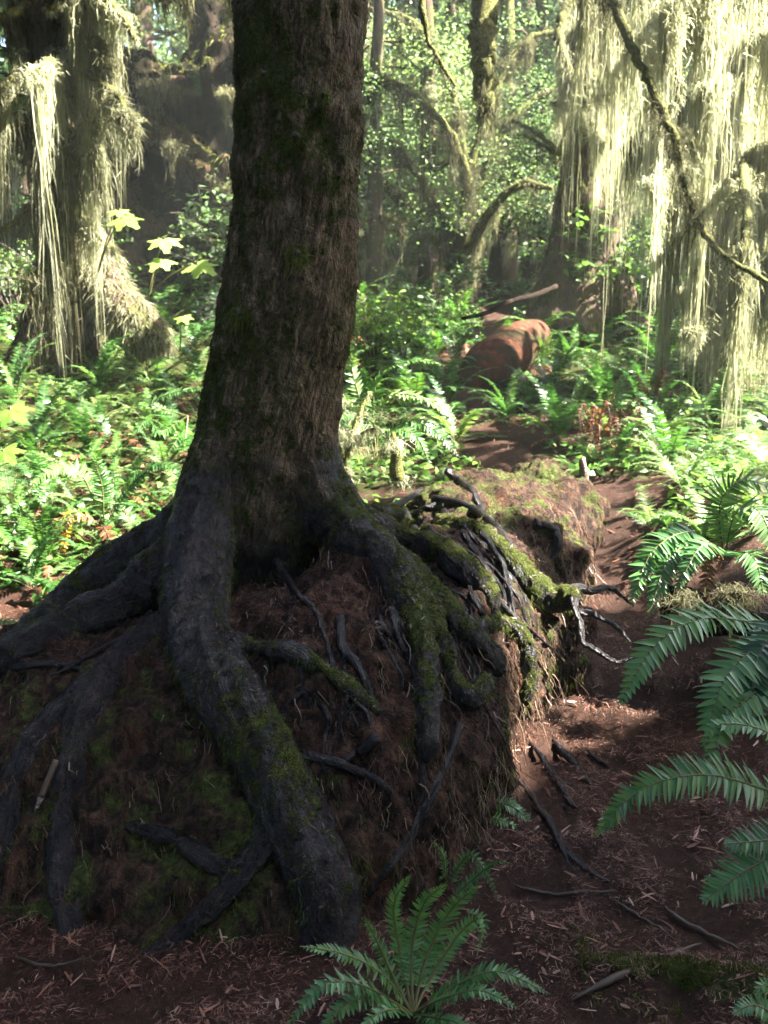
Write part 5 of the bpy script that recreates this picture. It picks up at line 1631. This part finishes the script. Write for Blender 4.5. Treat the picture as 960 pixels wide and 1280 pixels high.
# ferns and ground cover on the far hillside
mb = MB()
for i in range(11):
    a = i * 2.399
    p_ = arc_path(.75 * rng.uniform(.75, 1.1), rng.uniform(.7, 1.3), rng.uniform(-.6, -.2), 1.2, rng.uniform(-.15, .15))
    c, s = math.cos(a), math.sin(a)
    P = p_ @ np.array([[c, s, 0], [-s, c, 0], [0, 0, 1]])
    frond(mb, P, .085, pairs=18, cols=1)
FARF = [mb.mesh('fern_fronds', [M['fern'], M['stem']]), None]
mb = MB()
for i in range(11):
    a = i * 2.399 + .5
    p_ = arc_path(.75 * rng.uniform(.75, 1.1), rng.uniform(.7, 1.3), rng.uniform(-.6, -.2), 1.2, rng.uniform(-.15, .15))
    c, s = math.cos(a), math.sin(a)
    frond(mb, p_ @ np.array([[c, s, 0], [-s, c, 0], [0, 0, 1]]), .085, pairs=18, cols=1)
FARF[1] = mb.mesh('fern_fronds', [M['fern_dark'], M['stem']])
cnt = 0
for _ in range(1200):
    if cnt >= 90: break
    p = on_ground(random.uniform(-40, 1000), random.uniform(285, 450))
    if p is None or p[1] > 24 or p[1] < 8 or path_d(p[0], p[1]) < .5: continue
    if not ok_spot(p, .45): continue
    o = bpy.data.objects.new('sword_fern', random.choice(FARF)); COL.objects.link(o)
    o.location = (p[0], p[1], gz1(p[0], p[1]) - .03); o.rotation_euler = (0, 0, random.uniform(0, 6.28)); s = random.uniform(.8, 1.5); o.scale = (s, s, s)
    tag(o, L_H, 'fern', G_H); cnt += 1
mb = MB()
n = 30000
y = 4.6 + 17 * rng.uniform(0, 1, n) ** 1.5; x = rng.uniform(-.52, .52, n) * y
ok = (path_d(x, y) > .3) & (fbm(np.stack([x, y, 0 * x], 1) * 1.3, 2) > -.1) & ~((y < 6.2) & (np.abs(x - (.2 + (y - 3.7) * .43) - .15) < .6))
x, y = x[ok], y[ok]
leaf_cards(mb, np.stack([x, y, gz(x, y, False) + rng.uniform(.01, .14, len(x))], 1), .06, .045, 0, .7, 2)
tag(mb.build('ground_cover', M['leaf']), 'low green leaves covering the forest floor between the ferns', 'ground cover', kind='stuff')

# ---------------------------------------------------------------- unseen overhead leaves, packed and cleared to shape sun patches and shade
def Hh(px, py, Y, r): return (at(px, py, Y), r)  # leaf-free lines toward the sun, set to place the sun patches
HOLES = [Hh(700, 380, 11.6, .5), Hh(745, 330, 11.7, .4), Hh(560, 150, 13, 1.2), Hh(480, 200, 12.5, 1.0), Hh(640, 220, 13, 1.0), Hh(520, 60, 14, 1.0), Hh(235, 205, 14.6, .35), Hh(285, 245, 14.5, .35), Hh(180, 140, 15, .3), Hh(270, 30, 15.3, .3), Hh(610, 580, 5.2, .3), Hh(690, 592, 5.6, .3), Hh(540, 630, 4.4, .10), Hh(660, 640, 4.6, .10), Hh(612, 776, 3.36, .05), Hh(640, 860, 3.3, .07), Hh(592, 968, 3.2, .07), Hh(690, 915, 3.5, .07),
         Hh(500, 620, 4.4, .15), Hh(580, 600, 5.0, .2), Hh(640, 590, 5.5, .2), Hh(600, 640, 4.4, .12), Hh(565, 690, 3.5, .04), Hh(640, 720, 3.8, .05), Hh(700, 660, 4.8, .15), Hh(770, 660, 5.4, .3), Hh(720, 700, 4.6, .15), Hh(640, 820, 3.3, .07), Hh(600, 800, 3.3, .03),
         Hh(446, 240, 3.45, -.11), Hh(444, 330, 3.45, -.1), Hh(432, 430, 3.4, -.11), Hh(385, 580, 3.22, -.1), Hh(378, 630, 3.2, -.11),
         Hh(700, 745, 3.74, .05), Hh(728, 800, 3.56, .06), Hh(655, 700, 3.8, .08), Hh(590, 720, 3.45, .03), Hh(650, 790, 3.3, .06), Hh(745, 690, 5.0, .16), Hh(560, 655, 3.95, .06), Hh(640, 695, 3.85, .05), Hh(730, 740, 4.4, .1), 
         Hh(80, 640, 5.4, .5), Hh(200, 520, 6.6, .5), Hh(40, 560, 5.2, .4), Hh(140, 470, 8, .4), Hh(190, 410, 9.2, .35), Hh(20, 730, 4.9, .3),
         Hh(205, 300, 9, .3), Hh(245, 335, 9, .3), Hh(150, 270, 8.7, .25), Hh(130, 180, 8.8, .25), Hh(90, 250, 8.8, .2), Hh(530, 510, 5.5, .3), Hh(450, 560, 5.6, .25), Hh(500, 380, 7.5, .35),
         Hh(740, 150, 11, .8), Hh(840, 100, 8.6, .8), Hh(930, 130, 8.6, .8), Hh(880, 300, 8.6, .7), Hh(760, 260, 11, .6), Hh(120, 120, 8.8, .5), Hh(60, 260, 8.9, .4), Hh(730, 200, 11.2, .5), Hh(770, 240, 11, .4), Hh(820, 250, 9, .4), Hh(870, 240, 8.6, .4), Hh(930, 270, 8.5, .4), Hh(830, 60, 8.4, .4), Hh(790, 40, 8, .3), Hh(900, 120, 8.6, .3), Hh(950, 60, 8.4, .4), Hh(720, 60, 11, .4),
         Hh(880, 400, 8.8, .4), Hh(612, 462, 9.2, -.02), Hh(650, 415, 10, -.04), Hh(860, 560, 6, .5), Hh(760, 610, 5.8, .35), Hh(930, 640, 4.6, .3), Hh(930, 700, 3.6, .14), Hh(800, 540, 7, .3), Hh(600, 60, 8, .15)]
nw = 16000  # unseen leaf ring added to dim skylight from behind and beside the camera
ang = rng.uniform(0, 2 * np.pi, nw)
rw = rng.uniform(11, 17, nw)
wx, wy, wz = rw * np.sin(ang), 3 + rw * np.cos(ang), 9.5 * rng.uniform(0, 1, nw)
okw = (wy < 2 * np.abs(wx)) & (wz < 3 + .55 * (rw - 5))
mb = MB()
leaf_cards(mb, np.stack([wx, wy, np.interp(wy, [-14, 2, 20], [0, 0, 3]) + wz], 1)[okw], .75, .5, 0, .35, 2)
tag(mb.build('unseen_shade_wood', M['canopy']), 'unseen dense dark wood on all other sides, added to cut low skylight', 'wood', kind='stuff')
anch = np.array([[5, 2.2], [7.8, 7], [11.5, 3], [3.5, -3], [-4.5, 3.2], [-7.5, 10], [-1.5, -5], [9.5, 14], [-9, 17], [13, 9]])
n = 60000
cx = rng.uniform(-11, 17, n); cyy = rng.uniform(-7, 20, n); cz = 6.2 + 4.2 * rng.uniform(0, 1, n)
nf = 20000                                # extra leaves placed to shade the log and the stump
flx, fly, fz = rng.uniform(-2.7, 2.6, nf), rng.uniform(-.2, 4.25, nf), rng.uniform(6.5, 10.2, nf)
ftl = (fz - .7) / SUN[2]
flx[:7500] = rng.uniform(-9.5, -1.2, 7500); fly[:7500] = rng.uniform(13.2, 17.8, 7500)
cx = np.r_[cx, flx + SUN[0] * ftl]; cyy = np.r_[cyy, fly + SUN[1] * ftl]; cz = np.r_[cz, fz]
Pc = np.stack([cx, cyy, cz], 1)
tl = (cz - .7) / SUN[2]
lx, ly = cx - SUN[0] * tl, cyy - SUN[1] * tl
dense = (1 - smooth(3.6, 4.4, ly)) * smooth(-3, -2, lx) * (1 - smooth(2.2, 3.2, lx)) * smooth(-1, .2, ly)
nz = fbm(np.stack([lx * .9, ly * .9, 0 * lx], 1), 3)
front = dense > .3
dense = np.maximum(dense * 0, np.maximum(smooth(.45, .55, -lx / np.maximum(ly + 3, .1)), smooth(4.2, 3.4, ly))) * ~front
keep = (rng.uniform(size=n + nf) < np.maximum(dense, np.where(nz > np.where(ly > 9, .62, .15), .8, .03)))
gap = (np.abs(cx + 3.4) < 2.1) & (np.abs(cyy - 2.0) < 2.2)      # leaf gap cut at upper left so sky lights the root tops
gap |= (np.abs(cx - 1.8) < 2.8) & (np.abs(cyy + .8) < 2.5)  # second leaf gap, cut behind the camera to light the trunk face
keep[:n] &= ~gap[:n]
keep[:n] &= ~front[:n]
keep[n:] = True
infr = np.abs(cx) < .42 * cyy
keep &= ~(infr & (cz < CAMZ + cyy * .36))
for p_, r_ in HOLES:
    v = Pc - p_
    a = v @ SUN
    keep &= ~((np.linalg.norm(v - a[:, None] * SUN, axis=1) < r_ + np.where(dense > .5, .42, .15)) & (a > 0))
Pc = Pc[keep]
big = dense[keep] > .5
own = ((Pc[:, None, :2] - anch[None]) ** 2).sum(2).argmin(1)
for k, (ax_, ay_) in enumerate(anch):
    g0 = gz1(ax_, ay_)
    r = thing('unseen_shade_tree', (ax_, ay_, g0), 'unseen tree added outside the frame, its crown leaves placed to shape sun and shade', 'tree', 'unseen trees added for shade')
    zz = np.linspace(-.2, 11 - g0, 20)
    Pt = np.stack([ax_ + np.cumsum(rng.normal(size=20) * .03), ay_ + np.cumsum(rng.normal(size=20) * .03), g0 + zz], 1)
    V, F = tube(Pt, np.interp(zz, [-.2, 1, 11], [.45, .28, .1]), 14, .25, 3)
    MB().add(V, F).build('trunk', M['bark_far'], r)
    q = Pc[own == k]
    if len(q):
        mb = MB()
        bk = big[own == k]
        if bk.any(): leaf_cards(mb, q[bk], .52, .36, 0, .7, 2)
        if (~bk).any(): leaf_cards(mb, q[~bk], .26, .17, 0, .62, 2)
        mb.build('crown', M['canopy'], r)

# ---------------------------------------------------------------- haze of the damp morning air
m, t = mat('haze')
pv = nd(t, 'ShaderNodeVolumePrincipled', {'Color': (.86, .95, .92, 1), 'Density': .0017, 'Anisotropy': .35})
o = t.nodes.new('ShaderNodeOutputMaterial')
t.links.new(pv.outputs[0], o.inputs[1])
bx = np.array([(x, y, z) for x in (-62, 62) for y in (-42, 92) for z in (-3, 48)], float)
hz = MB().add(bx, np.array([(0, 1, 3, 2), (4, 6, 7, 5), (0, 4, 5, 1), (2, 3, 7, 6), (0, 2, 6, 4), (1, 5, 7, 3)])).build('haze', m, smooth_=False)
tag(hz, 'thin pale damp haze filling the forest air', 'haze', kind='stuff')

# ---------------------------------------------------------------- single out repeats by the landmark they stand closest to
def to_px(p):
    v = np.array(p) - CAM
    d = v @ FW
    return (480 + v @ RT / d * FPX, 640 - v @ UP / d * FPX) if d > .1 else (1e6, 1e6)
MARKS = [((80, 470), 'the foot of the mossy left tree'), ((175, 420), 'the shaggy root of the left tree'), ((20, 560), 'the big maple leaves at the left edge'), ((205, 345), 'the tall broad sunlit leaves'),
         ((235, 600), 'the left side of the big trunk'), ((60, 740), 'the outermost left root'), ((170, 690), 'the upper left root'), ((300, 420), 'the middle of the big trunk'), ((0, 690), 'the lower left of the bank'),
         ((440, 560), 'the mossy branch beside the big trunk'), ((500, 585), 'the pointed mossy stub'), ((590, 470), 'the lower end of the reddish log'), ((670, 400), 'the upper end of the reddish log'), ((610, 385), 'the thin fallen branch'),
         ((730, 590), 'the small pale stump'), ((720, 440), 'the flared foot of the right tree'), ((840, 450), 'the root of the moss curtain tree'), ((926, 520), 'the foot of the moss curtain tree'), ((955, 560), 'the right edge under the moss'),
         ((860, 660), 'the fronds tinted pale for sunlight on the right'), ((745, 560), 'the rusty clump beside the trail'), ((815, 520), 'the rusty fern near the hanging moss'), ((690, 540), 'the right side of the trail bend'), ((540, 290), 'the short slanting log on the hillside'),
         ((570, 345), 'the foot of the arching vine maple'), ((500, 330), 'the foot of the leaning trunk'), ((220, 385), 'the dark hollow stump'), ((290, 300), 'the left side of the upper trunk'), ((455, 250), 'the right side of the upper trunk'), ((640, 300), 'the gap left of the right tree'),
         ((800, 330), 'the gap between the right trees'), ((760, 640), 'the sunny end of the trail'), ((560, 540), 'the left side of the trail bend'), ((620, 600), 'the mossy top of the rotting log'), ((150, 600), 'the upright fern with a yellowed frond'), ((240, 500), 'the bright frond touching the trunk')]
HEAD = {'sword_fern': 'green fern', 'lady_fern': 'lacy green fern', 'withered_fern': 'bronze withered fern', 'leafy_shrub': 'green leafy shrub', 'conifer_tree': 'drooping conifer', 'leafy_tree': 'leafy far tree'}
for kind_, head in HEAD.items():
    obs = [o for o in COL.objects if o.parent is None and o.name.split('.')[0] == kind_ and o.get('group')]
    if len(obs) < 2: continue
    px = {o.name: to_px(o.location) for o in obs}
    done = set()
    for (mx, my), nm in MARKS:
        o = min(obs, key=lambda q: (px[q.name][0] - mx) ** 2 + (px[q.name][1] - my) ** 2)
        dd = math.hypot(px[o.name][0] - mx, px[o.name][1] - my)
        if dd < 120 and o.name not in done:
            done.add(o.name)
            o['label'] = head + ' growing nearest to ' + nm
